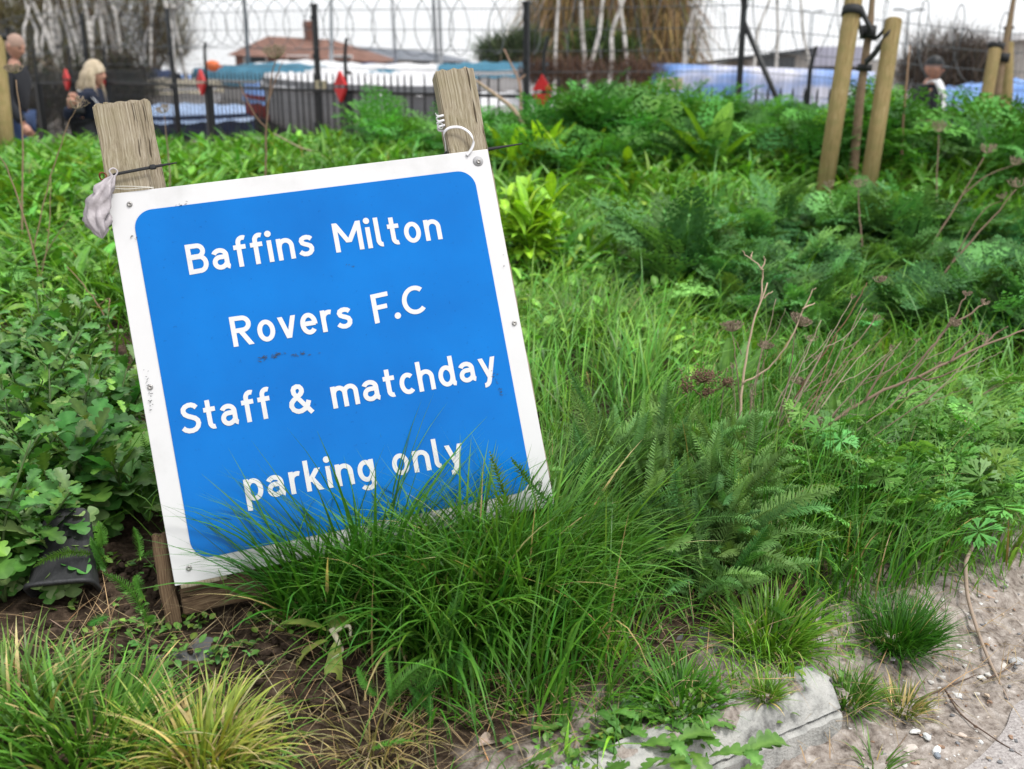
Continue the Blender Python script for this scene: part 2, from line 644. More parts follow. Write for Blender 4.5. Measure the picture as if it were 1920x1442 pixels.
def flat_poly(mb, pts, y, th=0.0006):
    """thin plate from a 2-D outline in the board's x/z plane, front at -y"""
    bm = bmesh.new()
    f = [bm.verts.new((x, -y, z)) for x, z in pts]
    bm.faces.new(f)
    r = bmesh.ops.extrude_face_region(bm, geom=list(bm.faces))
    for v in [g for g in r['geom'] if isinstance(g, bmesh.types.BMVert)]:
        v.co.y += th
    bmesh.ops.recalc_face_normals(bm, faces=bm.faces)
    mb.bm(bm)


PT = 0.006                                            # plate thickness
pb = MB().box((SW / 2, PT / 2, SW / 2), (SW, PT, SW), bev=0.0012)
panel = pb.build("panel", M_panel, sign, smooth=False)

# blue face: rounded rectangle, corners read from the board
bl, bt = uv(231, 385), uv(890, 310)
x0, x1, z0, z1, rr = 0.040, 0.711, 0.040, 0.711, 0.036
cor = []
for cx, cz, a0 in ((x1 - rr, z1 - rr, 0), (x0 + rr, z1 - rr, 90), (x0 + rr, z0 + rr, 180), (x1 - rr, z0 + rr, 270)):
    for k in range(13):
        a = R(a0 + k * 7.5)
        cor.append((cx + rr * math.cos(a), cz + rr * math.sin(a)))
bb = MB()
flat_poly(bb, cor, 0.0012, 0.0009)
blue = bb.build("blue_face", blue_mat(), panel, smooth=False)

# lettering: road-sign alphabet drawn as strokes (cap height 1, x-height .73)
W_ = 0.154
h_ = W_ / 2
XH = 0.735


def arc(cx, cy, rx, ry, a0, a1, n=None):
    n = n or max(6, int(abs(a1 - a0) / 9))
    return [(cx + rx * math.cos(R(a0 + (a1 - a0) * k / n)), cy + ry * math.sin(R(a0 + (a1 - a0) * k / n))) for k in range(n + 1)]


def bowl(cx, a0, a1, rx=0.205):
    return arc(cx, XH / 2, rx, XH / 2 - h_, a0, a1)


DOT = 'dot'
GL = {
    'B': (0.66, [[(h_, 0), (h_, 1)], [(h_, 1 - h_)] + arc(.36, .74, .175, .176, 90, -90) + [(h_, .564)],
                 [(h_, .545)] + arc(.385, .3145, .195, .2305, 90, -90) + [(h_, h_)]]),
    'a': (0.60, [arc(.26, .47, .20, .18, 158, 0) + [(.46, .20)] + arc(.56, .20, .10, .125, 180, 262),
                 [(.46, .425)] + arc(.25, .255, .172, .17, 90, 270) + [(.30, .09), (.39, .135), (.46, .215)]]),
    'f': (0.42, [arc(.33, .80, .155, .165, 62, 180) + [(.175, 0)], [(0, XH - .075), (.40, XH - .075)]]),
    'i': (0.18, [[(h_, 0), (h_, XH)], (DOT, h_, .955, .108)]),
    'n': (0.58, [[(h_, 0), (h_, XH)], [(h_, .40)] + arc(.285, .445, .20, .21, 170, 0) + [(.485, 0)]]),
    'm': (0.90, [[(h_, 0), (h_, XH)], [(h_, .42)] + arc(.265, .465, .18, .19, 170, 0) + [(.445, 0)],
                 [(.445, .42)] + arc(.628, .465, .182, .19, 170, 0) + [(.81, 0)]]),
    'h': (0.58, [[(h_, 0), (h_, 1.03)], [(h_, .40)] + arc(.285, .445, .20, .21, 170, 0) + [(.485, 0)]]),
    's': (0.50, [smooth_pts([(.45, .585), (.38, .64), (.26, .655), (.13, .60), (.105, .52), (.17, .44), (.28, .39), (.40, .33), (.43, .22), (.36, .115), (.24, .08), (.12, .105), (.03, .17)], 4)[:, :2].tolist()
                 if False else [(.45, .575), (.39, .63), (.30, .655), (.21, .645), (.14, .605), (.115, .54), (.14, .475), (.21, .43), (.30, .395), (.39, .345), (.425, .27), (.41, .18), (.35, .115), (.26, .085), (.16, .095), (.08, .14), (.035, .185)]]),
    'l': (0.30, [[(h_, 1.03), (h_, .21)] + arc(.205, .21, .121, .127, 180, 275)]),
    't': (0.40, [[(.16, .97), (.16, .22)] + arc(.285, .22, .125, .137, 180, 285), [(0, XH - .075), (.38, XH - .075)]]),
    'o': (0.58, [bowl(.29, 0, 360)]),
    'e': (0.57, [[(.10, .375), (.50, .375)], [(.485, .335)] + bowl(.285, 4, 318, .20)]),
    'c': (0.50, [bowl(.285, 48, 312)]),
    'd': (0.60, [bowl(.285, 0, 360, .20), [(.49, 1.03), (.49, .15), (.53, .07), (.585, .06)]]),
    'p': (0.58, [[(h_, -.30), (h_, XH)], bowl(.295, 0, 360, .205)]),
    'g': (0.57, [bowl(.285, 0, 360, .20), [(.485, XH), (.485, -.05)] + arc(.285, -.05, .20, .165, 0, -150)]),
    'y': (0.56, [[(.06, XH), (.305, .03)], [(.50, XH), (.27, -.06)] + arc(.10, -.04, .165, .17, -20, -95)]),
    'v': (0.56, [[(.065, XH), (.28, 0)], [(.495, XH), (.28, 0)]]),
    'k': (0.57, [[(h_, 0), (h_, 1.03)], [(.44, XH), (.12, .30)], [(.22, .42), (.47, 0)]]),
    'r': (0.38, [[(h_, 0), (h_, XH)], [(h_, .40)] + arc(.28, .45, .196, .205, 172, 68)]),
    'M': (0.94, [[(h_, 0), (h_, 1)], [(.08, .985), (.47, .30)], [(.86, .985), (.47, .30)], [(.856, 0), (.856, 1)]]),
    'R': (0.68, [[(h_, 0), (h_, 1)], [(h_, 1 - h_)] + arc(.375, .715, .20, .201, 90, -90) + [(h_, .514)], [(.29, .50), (.575, 0)]]),
    'F': (0.56, [[(h_, 0), (h_, 1)], [(h_, 1 - h_), (.56, 1 - h_)], [(h_, .52), (.48, .52)]]),
    'C': (0.76, [arc(.44, .5, .355, .415, 47, 313)]),
    'S': (0.64, [[(.555, .80), (.49, .875), (.40, .915), (.30, .915), (.20, .88), (.135, .81), (.125, .72), (.165, .635), (.25, .57), (.36, .52), (.47, .465), (.54, .385), (.555, .29), (.52, .19), (.44, .115), (.33, .083), (.21, .09), (.11, .135), (.04, .21)]]),
    '&': (0.80, [[(.73, 0), (.28, .60), (.225, .70), (.22, .80), (.26, .88), (.345, .918), (.43, .90), (.485, .84)], [(.465, .87), (.49, .80), (.485, .735), (.44, .66), (.33, .575), (.19, .48), (.11, .39), (.09, .275), (.14, .16), (.25, .092)], [(.20, .11), (.29, .084), (.39, .095), (.50, .15), (.60, .25), (.67, .42)]]),
    '.': (0.16, [(DOT, .08, .10, .11)]),
}
HCUT = {'v', 'M', 'k', 'R', 'y'}


def stroke(mb, pts, y, fx, w, hcut):
    pts = [np.array(p, float) for p in pts]
    pts = [p for i, p in enumerate(pts) if i == 0 or np.linalg.norm(p - pts[i - 1]) > .012]
    closed = np.linalg.norm(pts[0] - pts[-1]) < 1e-6
    n = len(pts)
    Lf, Rt = [], []
    for i in range(n):
        if closed:
            a, b = pts[(i - 1) % (n - 1)], pts[(i + 1) % (n - 1)]
            if i in (0, n - 1): a, b = pts[-2], pts[1]
        else:
            a, b = pts[max(i - 1, 0)], pts[min(i + 1, n - 1)]
        if 0 < i < n - 1:
            d1, d2 = pts[i] - pts[i - 1], pts[i + 1] - pts[i]
            d1, d2 = d1 / np.linalg.norm(d1), d2 / np.linalg.norm(d2)
            t = d1 + d2
            t /= np.linalg.norm(t)
            k = min(1 / max(0.35, t @ d1), 1.6)
        else:
            t = (b - a) / np.linalg.norm(b - a)
            k = 1
        nr = np.array([-t[1], t[0]]) * w / 2 * k
        l, r = pts[i] + nr, pts[i] - nr
        if hcut and i in (0, n - 1) and abs(t[1]) > 0.3:
            l = l + t * (pts[i][1] - l[1]) / t[1]
            r = r + t * (pts[i][1] - r[1]) / t[1]
        Lf.append(l)
        Rt.append(r)
    vs, q = [], []
    for i in range(n):
        for p in (Lf[i], Rt[i]):
            X, Z = fx(p)
            vs.append((X, -y, Z))
    for i in range(n - 1):
        q.append((2 * i, 2 * i + 1, 2 * i + 3, 2 * i + 2))
    mb.add(vs, q)


lt = MB()
lay = [0]
WORDS = [("Baffins", (350, 514), (586, 477), (340.5, 459)), ("Milton", (625.5, 472.4), (826, 446.5), None),
         ("Rovers", (434.5, 649.7), (659, 613), (425.7, 596.4)), ("F.C", (699.5, 606), (797, 584), None),
         ("Staff", (341, 815), (510, 782), None), ("&", (542, 778), (588, 771.5), None), ("matchday", (623, 766), (930, 706), None),
         ("parking", (461.5, 941), (705, 900), None), ("only", (737.5, 893), (870, 870), None)]
CAP = 0.0585
for w, pa, pb_, _ in WORDS:
    lt = MB()
    xa, za = uv(*pa)
    xb, zb = uv(*pb_)
    gap = 0.125
    adv, x = [], 0
    for i, c in enumerate(w):
        adv.append(x)
        x += GL[c][0] + gap
    tot = x - gap
    sx = (xb - xa) / tot
    sz = CAP
    for c, ax in zip(w, adv):
        for st in GL[c][1]:
            lay[0] = (lay[0] + 1) % 12
            y = 0.0016 + lay[0] * 0.00006
            def fx(p, ax=ax):
                X = xa + (ax + p[0]) * sx
                return X, za + (zb - za) * (X - xa) / (xb - xa) + p[1] * sz
            if st[0] == DOT:
                cx, cy, r = st[1:]
                k = sz / sx
                pts = [fx((cx + r * k * math.cos(a), cy + r * math.sin(a))) for a in np.arange(24) / 24 * 2 * math.pi]
                c0 = fx((cx, cy))
                lt.add([(c0[0], -y, c0[1])] + [(p[0], -y, p[1]) for p in pts], None,
                       [(0, 1 + i, 1 + (i + 1) % 24) for i in range(24)])
            else:
                stroke(lt, st, y, fx, W_, c in HCUT)
    lt.build("lettering", M_panel, blue, smooth=False)

# cross-head screws round the rim, one with a washer mark
M_steel = plain("dull_steel", (0.36, 0.35, 0.34), 0.4, 0.8)
M_washer = plain("grey_sealant", (0.42, 0.42, 0.43), 0.6)
for px, py, big in ((236, 381, 0), (891, 301, 1), (961, 605, 0), (278, 725, 0), (354, 1065, 0), (1012, 905, 0)):
    x, z = uv(px, py)
    sm = MB()
    rad = 0.0052
    prof = [(rad, 0.0001), (rad, -0.0018), (rad * .8, -0.0032), (rad * .42, -0.0036), (rad * .36, -0.0022), (0.0002, -0.0020)]
    vs = [(x + r * math.cos(a), y, z + r * math.sin(a)) for r, y in prof for a in np.arange(16) / 16 * 2 * math.pi]
    q = [(i * 16 + j, i * 16 + (j + 1) % 16, (i + 1) * 16 + (j + 1) % 16, (i + 1) * 16 + j) for i in range(5) for j in range(16)]
    sm.add(vs, q)
    sc_ = sm.build("screw", M_steel, sign)
    if big:
        wm = MB()
        flat_poly(wm, [(x + 0.011 * math.cos(a) - 0.001, z + 0.0105 * math.sin(a) + 0.001) for a in np.arange(20) / 20 * 2 * math.pi], 0.0008, 0.0006)
        wm.build("washer", M_washer, sc_)

# torn tape residue and scuffs
M_tape = plain("tape_residue", (0.045, 0.05, 0.055), 0.9)
def scrap(px0, py0, px1, py1, n, wid, seed):
    tp = MB()
    r = np.random.default_rng(seed)
    for k in range(n):
        f = r.uniform()
        x, z = uv(px0 + (px1 - px0) * f, py0 + (py1 - py0) * f)
        x += r.normal(0, wid * .6)
        z += r.normal(0, wid * .5)
        a = r.uniform(-0.5, 0.9)
        L2, t2 = r.uniform(.3, 1) * wid, r.uniform(.0004, .0009)
        dx, dz = math.cos(a) * L2, math.sin(a) * L2
        y = 0.0027 + 0.00003 * k
        tp.add([(x - dx, -y, z - dz), (x + dx * .8, -y, z + dz * .8 - t2), (x + dx, -y, z + dz + t2), (x - dx * .5, -y, z - dz * .4 + t2)], [(0, 1, 2, 3)])
    tp.build("tape_scrap", M_tape, panel, smooth=False)


scrap(482, 672, 524, 662, 22, .006, 1)
scrap(535, 668, 610, 658, 12, .004, 2)
scrap(923, 690, 938, 745, 16, .004, 3)
scrap(320, 384, 345, 378, 5, .003, 4)
scrap(630, 495, 668, 498, 5, .003, 5)
scrap(268, 690, 280, 770, 16, .004, 6)
scrap(238, 440, 256, 446, 5, .003, 7)
scrap(868, 285, 872, 297, 4, .002, 8)
scrap(936, 478, 940, 500, 3, .002, 9)

# timber posts behind the plate
def timber(name, x0, x1, z0, z1, y0, y1, mat, seed, lean=0.0, slope=0.0):
    """post with rough ends in board coordinates, own object so the grain runs along it"""
    r = np.random.default_rng(seed)
    bm = bmesh.new()
    nxs, nys, nzs = 9, 3, 26
    w, dp, hgt_ = x1 - x0, y1 - y0, z1 - z0
    bmesh.ops.create_cube(bm, size=1)
    bmesh.ops.scale(bm, vec=(w, dp, hgt_), verts=bm.verts)
    bmesh.ops.subdivide_edges(bm, edges=[e for e in bm.edges if abs(e.verts[0].co.z - e.verts[1].co.z) > .5 * hgt_], cuts=nzs, use_grid_fill=True)
    bmesh.ops.subdivide_edges(bm, edges=[e for e in bm.edges if abs(e.verts[0].co.x - e.verts[1].co.x) > .5 * w], cuts=nxs, use_grid_fill=True)
    sharp = [e for e in bm.edges if e.is_manifold and e.calc_face_angle(0) > 1.2]
    bmesh.ops.bevel(bm, geom=sharp, offset=0.0025, segments=2, affect='EDGES')
    for v in bm.verts:
        g = 0.0003 * math.sin(v.co.x * 700 + seed) + 0.0003 * math.sin(v.co.x * 1500 + seed * 2)
        if abs(v.co.x) < w * .47: v.co.y += g
        v.co.x += 0.0012 * math.sin(v.co.z * 31 + seed) + 0.0007 * math.sin(v.co.z * 90)
        if v.co.z > hgt_ / 2 - .006:
            v.co.z += slope * v.co.x + 0.0022 * math.sin(v.co.x * 260 + seed) + r.uniform(-.001, .001)
    m = MB()
    m.bm(bm)
    o = m.build(name, mat, sign, smooth=False)
    o.location = ((x0 + x1) / 2, (y0 + y1) / 2, (z0 + z1) / 2)
    o.rotation_euler = (0, lean, 0)
    return o


la, lb, lc = uv(160, 191), uv(238, 176), uv(279, 348)
ra, rb, rc = uv(808, 128), uv(877, 121), uv(905, 278)
zL, zR = la[1], (ra[1] + rb[1]) / 2
timber("post", la[0] + .002, la[0] + .083, 0.03, zL, PT + .001, PT + .026, M_wood, 3, slope=-.02)
timber("post", la[0] + .016, la[0] + .104, 0.03, zL + .012, PT + .029, PT + .054, M_wood, 5)
timber("post", ra[0] + .000, rb[0] + .004, 0.03, zR + .002, PT + .001, PT + .046, M_wood, 8, slope=.01)
pl = timber("stub", -0.030, -0.002, -0.075, 0.10, 0.018, 0.062, M_plank, 11)
# bottom plank: grain along x
plk = timber("plank", -0.032, 0.032, -0.36, 0.36, -0.02, 0.02, M_plank, 13)
plk.location = (0.365, 0.034, -0.026)
plk.rotation_euler = (0, R(90), 0)
# loose splinter caught under the plate
spl = MB().box((0.052, 0.004, -0.004), (0.085, 0.010, 0.008), bev=.002)
spl.build("splinter", M_wood, sign)


# ---- things tied to the posts
def on_sign(name, mb, mat, label, cat, smooth=True, parent=None):
    o = mb.build(name, mat, None, smooth)
    o.matrix_world = SIGN
    return tag(o, label, cat)


def sp(px, py, y):
    x, z = uv(px, py)
    return (x, y, z)


def ribbon(mb, pts, wid, nrm=(0, 0, 1), th=0.0008, tap=None):
    """flat strip swept along pts; wid across 'nrm', with thickness"""
    pts = np.array([tuple(p) for p in pts])
    t = np.gradient(pts, axis=0)
    t /= np.linalg.norm(t, axis=1)[:, None]
    nr = np.tile(np.array(nrm, float), (len(pts), 1))
    nr -= t * np.sum(nr * t, axis=1)[:, None]
    nr /= np.linalg.norm(nr, axis=1)[:, None]
    b = np.cross(t, nr)
    w = np.full(len(pts), wid) if tap is None else np.interp(np.linspace(0, 1, len(pts)), np.linspace(0, 1, len(tap)), tap)
    v = np.stack([pts + nr * w[:, None] / 2 + b * th / 2, pts - nr * w[:, None] / 2 + b * th / 2,
                  pts - nr * w[:, None] / 2 - b * th / 2, pts + nr * w[:, None] / 2 - b * th / 2], 1).reshape(-1, 3)
    q = [(i * 4 + j, i * 4 + (j + 1) % 4, i * 4 + 4 + (j + 1) % 4, i * 4 + 4 + j) for i in range(len(pts) - 1) for j in range(4)]
    q += [(3, 2, 1, 0), (len(v) - 4, len(v) - 3, len(v) - 2, len(v) - 1)]
    mb.add(v, q)


t = MB()
ribbon(t, smooth_pts([sp(193, 330, .01), sp(206, 326, -.0025), sp(240, 319, -.0035), sp(272, 313, -.003), sp(284, 311, .004)]), .0055, s_z if False else (0, 0, 1), .0015)
ribbon(t, smooth_pts([sp(272, 313, -.004), sp(296, 309, -.006), sp(325, 305, -.009)]), .005, (0, 0, 1), .0014, [.0055, .005, .002])
x, z = uv(279, 312)
t.box((x, -.005, z), (.010, .007, .009), bev=.0015)
on_sign("cable_tie", t, M_rubber, "black cable tie round the left post with its tail sticking out", "cable tie")
t = MB()
ribbon(t, smooth_pts([sp(905, 270, .03), sp(930, 267, .028), sp(977, 261, .022)]), .005, (0, 0, 1), .0014, [.0065, .006, .002])
ribbon(t, smooth_pts([sp(905, 270, .03), sp(880, 273, .056), sp(845, 277, .056), sp(831, 279, .03), sp(833, 280, .008)]), .005, (0, 0, 1), .0014)
on_sign("cable_tie", t, M_rubber, "black cable tie pointing out behind the right post", "cable tie")

M_ribbon = plain("white_ribbon", (0.72, 0.72, 0.74), 0.4, var=.03)
t = MB()
ribbon(t, smooth_pts([sp(836, 290, .03), sp(830, 262, .014), sp(826, 246, .004), sp(836, 238, -.003), sp(856, 238, -.005), sp(873, 249, -.006), sp(880, 264, -.006), sp(877, 278, -.005), sp(868, 290, -.003)]), .0058, (0, .2, 1), .0008)
cx_, cz_ = uv(824, 228)
hel = []
for k in range(60):
    a = k / 60 * 2 * math.pi * 3.6
    hel.append((cx_ + .0085 * math.cos(a) - .004 + k * .00005, .012 + .0085 * math.sin(a), cz_ - .012 + k * .00062))
ribbon(t, hel, .0042, (0, 0, 1), .0007)
hel2 = [(cx_ - .006 + .006 * math.cos(a), .004 + .003 * a / 6, cz_ - .004 + .006 * math.sin(a)) for a in np.arange(0, 11, .35)]
ribbon(t, hel2, .0042, (0, 1, 0), .0007)
on_sign("ribbon", t, M_ribbon, "curled white gift ribbon tied round the right post", "ribbon")

# string across the top of the plate behind the left post
t = MB()
t.tube(smooth_pts([sp(192, 362, .004), sp(200, 352, -.002), sp(232, 353, -.003), sp(268, 350, -.003), sp(280, 350, .004)]), .0009, 5, (.6, .58, .52))
t.tube(smooth_pts([sp(192, 358, .006), sp(204, 349, -.003), sp(236, 348, -.004), sp(266, 349, -.003), sp(280, 348, .004)]), .0009, 5, (.6, .58, .52))
on_sign("string", t, M_stone, "thin pale string wound round the left post at the sign's top edge", "string")

# deflated foil balloon: crumpled bag hanging beside the plate
nu, nv = 30, 36
cl = [sp(206, 330, -.012), sp(196, 345, -.014), sp(184, 370, -.012), sp(176, 395, -.008), sp(180, 420, -.008), sp(186, 446, -.004)]
cl = smooth_pts(cl, 6)
rad = np.interp(np.linspace(0, 1, len(cl)), [0, .1, .3, .55, .75, .9, 1], [.003, .006, .014, .0185, .017, .011, .001])
r_ = np.random.default_rng(4)
vs = []
for i, p in enumerate(cl):
    for j in range(nv):
        a = j / nv * 2 * math.pi
        f = 1 + .38 * math.sin(5 * a + 1.6 * math.sin(i * .33)) + .26 * math.sin(9 * a + i * .42) + .12 * math.sin(i * .9 + 3 * a)
        rr_ = rad[i] * f
        vs.append((p[0] + rr_ * math.cos(a), p[1] + .55 * rr_ * math.sin(a), p[2] + .3 * rr_ * math.sin(2 * a)))
q = [(i * nv + j, i * nv + (j + 1) % nv, (i + 1) * nv + (j + 1) % nv, (i + 1) * nv + j) for i in range(len(cl) - 1) for j in range(nv)]
M_balloon = noise_mat("dull_foil", [(0.3, (0.30, 0.27, 0.29)), (0.7, (0.52, 0.48, 0.50))], 30, 5, 0.45, .4, 90, spec=.5, bdist=.004)
t = MB().add(vs, q)
t.tube(smooth_pts([sp(206, 331, -.011), sp(199, 322, -.012), sp(206, 316, -.011), sp(214, 322, -.010), sp(208, 332, -.011), sp(200, 328, -.011)]), .0016, 6)
on_sign("balloon", t, M_balloon, "deflated grey foil balloon tied to the left post", "balloon")
M_rust = plain("rust", (0.16, 0.05, 0.02), .9)
t = MB()
x, z = uv(186, 329)
t.tube([(x + .006 * math.cos(a), -.004 + .003 * math.sin(a * 2), z + .007 * math.sin(a)) for a in np.arange(0, 6.6, .3)], .0017, 6, cap=False)
on_sign("rusty_ring", t, M_rust, "small rusty ring beside the knot of the foil balloon", "ring")

# ------------------------------------------------------------------ vegetation: leaf shapes
def grid_leaf(nu, width, nl=0.0, lobes=0, fold=0.25, bend=0.8, stalk=0.0, twist=0.0, wav=0.0):
    """leaf of unit length along +Y: centre rib and two edges (with inner row), toothed outline, bent down"""
    y = np.linspace(0, 1, nu)
    w = np.array([width(t) for t in y])
    if lobes:
        w = w * (1 - nl + nl * np.abs(np.sin(y * math.pi * lobes)) ** 0.6 * 1.25)
    cols = np.array([-1, -.5, 0, .5, 1])
    X = w[:, None] * cols[None] * 0.5
    Z = np.abs(X) * fold + wav * np.sin(y * 17)[:, None] * np.abs(cols)[None] * w[:, None]
    Yv = np.tile(y[:, None], (1, 5))
    if lobes: Yv = Yv + np.abs(cols)[None] * w[:, None] * 0.18
    if stalk:
        Yv = stalk + (1 - stalk) * Yv
    v = np.stack([X, Yv, Z], -1).reshape(-1, 3)
    if stalk:
        v = np.concatenate([v, [[-.012, 0, 0], [.012, 0, 0]]])
    v = bend_v(v, bend)
    q = [(i * 5 + j, i * 5 + j + 1, (i + 1) * 5 + j + 1, (i + 1) * 5 + j) for i in range(nu - 1) for j in range(4)]
    if stalk:
        k = nu * 5
        q.append((k, k + 1, 3, 1))
    c = np.ones((len(v), 3))
    c[np.arange(nu) * 5 + 2] = (1.35, 1.25, 1.3)
    return v, np.array(q), c


def bend_v(v, k):
    if abs(k) < 1e-4: return v
    a = v[:, 1] * k
    y, z = np.sin(a) / k, -(1 - np.cos(a)) / k
    out = v.copy()
    out[:, 1] = y + v[:, 2] * np.sin(a)
    out[:, 2] = z + v[:, 2] * np.cos(a)
    return out


def rots(az, pitch, roll):
    ca, sa, cp, sp_, cr, sr = np.cos(az), np.sin(az), np.cos(pitch), np.sin(pitch), np.cos(roll), np.sin(roll)
    o, z = np.ones_like(ca), np.zeros_like(ca)
    Rz = np.stack([ca, -sa, z, sa, ca, z, z, z, o], -1).reshape(-1, 3, 3)
    Rx = np.stack([o, z, z, z, cp, -sp_, z, sp_, cp], -1).reshape(-1, 3, 3)
    Ry = np.stack([cr, z, sr, z, o, z, -sr, z, cr], -1).reshape(-1, 3, 3)
    return Rz @ Rx @ Ry


def inst(mb, tmpl, pos, M, scale, col):
    """many copies of a leaf gathered into one mesh"""
    v, q, c = tmpl
    N, V = len(pos), len(v)
    if N == 0: return
    vv = np.einsum('nij,vj->nvi', M, v) * np.asarray(scale).reshape(-1, 1, 1) + np.asarray(pos)[:, None]
    qq = (q[None] + (np.arange(N) * V)[:, None, None]).reshape(-1, 4)
    cc = np.asarray(col)[:, None] * c[None]
    mb.add(vv.reshape(-1, 3), qq, None, cc.reshape(-1, 3))


def blades(mb, pos, L, lean, az, wid, curve, c0, c1, seg=5, twist=None, power=1.6):
    """grass blades: tapered, bending over; c0 base tone, c1 tip tone"""
    N = len(pos)
    if N == 0: return
    t = np.linspace(0, 1, seg + 1)
    ang = lean[:, None] + curve[:, None] * (t[None] ** 1.3)
    ds = L[:, None] / seg
    am = (ang[:, 1:] + ang[:, :-1]) / 2
    hx = np.concatenate([np.zeros((N, 1)), np.cumsum(np.sin(am) * ds, 1)], 1)
    hz = np.concatenate([np.zeros((N, 1)), np.cumsum(np.cos(am) * ds, 1)], 1)
    dx, dy = np.cos(az)[:, None], np.sin(az)[:, None]
    ctr = np.stack([hx * dx, hx * dy, hz], -1) + np.asarray(pos)[:, None]
    tw = az + np.pi / 2 + (twist if twist is not None else rng.normal(0, .5, N))
    side = np.stack([np.cos(tw), np.sin(tw), np.zeros(N)], -1)[:, None]
    w = wid[:, None] * np.clip(1.0 - t[None] ** power, 0.02, 1) * np.clip(.55 + t[None] * 2, 0, 1) * .5
    a, b = ctr + side * w[..., None], ctr - side * w[..., None]
    v = np.stack([a, b], 2).reshape(-1, 3)
    n2 = 2 * (seg + 1)
    k = np.arange(seg) * 2
    q = np.stack([k, k + 1, k + 3, k + 2], -1)
    q = (q[None] + (np.arange(N) * n2)[:, None, None]).reshape(-1, 4)
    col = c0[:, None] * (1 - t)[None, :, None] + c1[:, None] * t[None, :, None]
    mb.add(v, q, None, np.repeat(col, 2, axis=1).reshape(-1, 3))


def tint(n, base, var=0.25, yel=0.12, r=None):
    r = r or rng
    b = np.tile(np.array(base, float), (n, 1))
    if base[1] > base[0] * 1.2: b = b * [1.10, 1.12, .80]
    b *= np.exp(r.normal(0, var, n))[:, None]
    k = r.normal(0, yel, n)
    b[:, 0] *= np.exp(k * 1.15)
    b[:, 2] *= np.exp(-.6 * k)
    return np.clip(b, .004, .9)


# feathery frond (cow parsley): twice divided
def frond(np_=9, nq=6, bend=0.7, wid=0.62, seed=0):
    r = np.random.default_rng(seed)
    V, Q = [], []
    def leaflet(o, d, L, w, up):
        d = d / np.linalg.norm(d)
        s = np.cross(d, [0, 0, 1.0])
        s /= np.linalg.norm(s) + 1e-9
        k = len(V)
        V.extend([o, o + d * L * .45 + s * w / 2 + [0, 0, up], o + d * L, o + d * L * .45 - s * w / 2 + [0, 0, up * .3]])
        Q.append((k, k + 1, k + 2, k + 3))
    for i in range(np_):
        f = i / (np_ - 1)
        y = .30 + .66 * f
        L = wid * .62 * (1 - f) ** .75 * (1 if i else .85) + .05
        for s in (-1, 1):
            d = np.array([s * math.cos(.62), math.sin(.62), 0.10 + r.normal(0, .12)])
            o = np.array([0, y, 0.])
            for j in range(nq):
                g = (j + .6) / nq
                oo = o + d * L * g
                l2 = L * .40 * (1 - g) ** .6 + .025
                for s2 in (-1, 1):
                    a = math.atan2(d[1], d[0]) + s2 * .8
                    leaflet(oo, np.array([math.cos(a), math.sin(a), r.normal(0, .25)]), l2, l2 * .5, r.normal(.008, .008))
            leaflet(o + d * L * .9, d, L * .22 + .02, L * .10 + .008, 0)
    k = len(V)
    V.extend([np.array([-.008, 0, 0]), np.array([.008, 0, 0]), np.array([.004, 1, 0]), np.array([-.004, 1, 0])])
    Q.append((k, k + 1, k + 2, k + 3))
    v = bend_v(np.array(V), bend)
    return v, np.array(Q), np.ones((len(v), 3))


# yarrow leaf: narrow, with many fine leaflets set all round the rib
def yarrow(bend=0.5, seed=0, n=30):
    r = np.random.default_rng(seed)
    V, Q, C = [], [], []
    for i in range(n):
        f = i / (n - 1)
        y = .10 + .88 * f
        L = .105 * math.sin(math.pi * min(1, f * .86 + .16)) ** .7 + .012
        for s in (-1, 1):
            for ph in (-.75, 0.15, .8):
                a = ph + r.normal(0, .2)
                d = np.array([s * math.cos(a) * .85, .50 + r.normal(0, .12), math.sin(a) * .85])
                o = np.array([0, y, 0])
                sd = np.array([0, .009, .006 * s])
                k = len(V)
                V.extend([o - sd, o + sd, o + d * L + sd * .45, o + d * L - sd * .45])
                Q.append((k, k + 1, k + 2, k + 3))
                C.extend([(1, 1, 1)] * 4)
    k = len(V)
    m = 7
    for i in range(m):
        y = i / (m - 1)
        V.extend([np.array([-.009 * (1.1 - y), y, 0]), np.array([.009 * (1.1 - y), y, 0.002])])
        C.extend([(1.7, 1.45, 1.3)] * 2)
        if i: Q.append((k + 2 * i - 2, k + 2 * i - 1, k + 2 * i + 1, k + 2 * i))
    return bend_v(np.array(V), bend), np.array(Q), np.array(C)


# palmate, deeply cut leaf (cranesbill)
def palmate(seed=0):
    r = np.random.default_rng(seed)
    V, Q = [], []
    for k in range(7):
        a = R(-135 + 45 * k) + r.normal(0, .06)
        L = .5 * (1 - .06 * abs(k - 3))
        d = np.array([math.sin(a), math.cos(a)])
        n = np.array([d[1], -d[0]])
        for sub, (da, f0, ll) in enumerate(((0, .0, 1), (.42, .42, .5), (-.42, .42, .5))):
            a2 = a + da
            e = np.array([math.sin(a2), math.cos(a2)])
            m = np.array([e[1], -e[0]])
            o = d * L * f0
            ll *= L
            w = .13 * (1 if sub == 0 else .75) * L * 2
            b = len(V)
            p = [o, o + e * ll * .6 + m * w * .5, o + e * ll, o + e * ll * .6 - m * w * .5]
            for i, x in enumerate(p):
                V.append(np.array([x[0], x[1] + .75, .05 * math.sin(k) + (.04 if i in (1, 3) else 0) - .25 * (x @ x)]))
            Q.append((b, b + 1, b + 2, b + 3))
    b = len(V)
    V.extend([np.array([-.008, 0, -.05]), np.array([.008, 0, -.05]), np.array([.006, .75, 0]), np.array([-.006, .75, 0])])
    Q.append((b, b + 1, b + 2, b + 3))
    v = np.array(V)
    return v, np.array(Q), np.ones((len(v), 3))


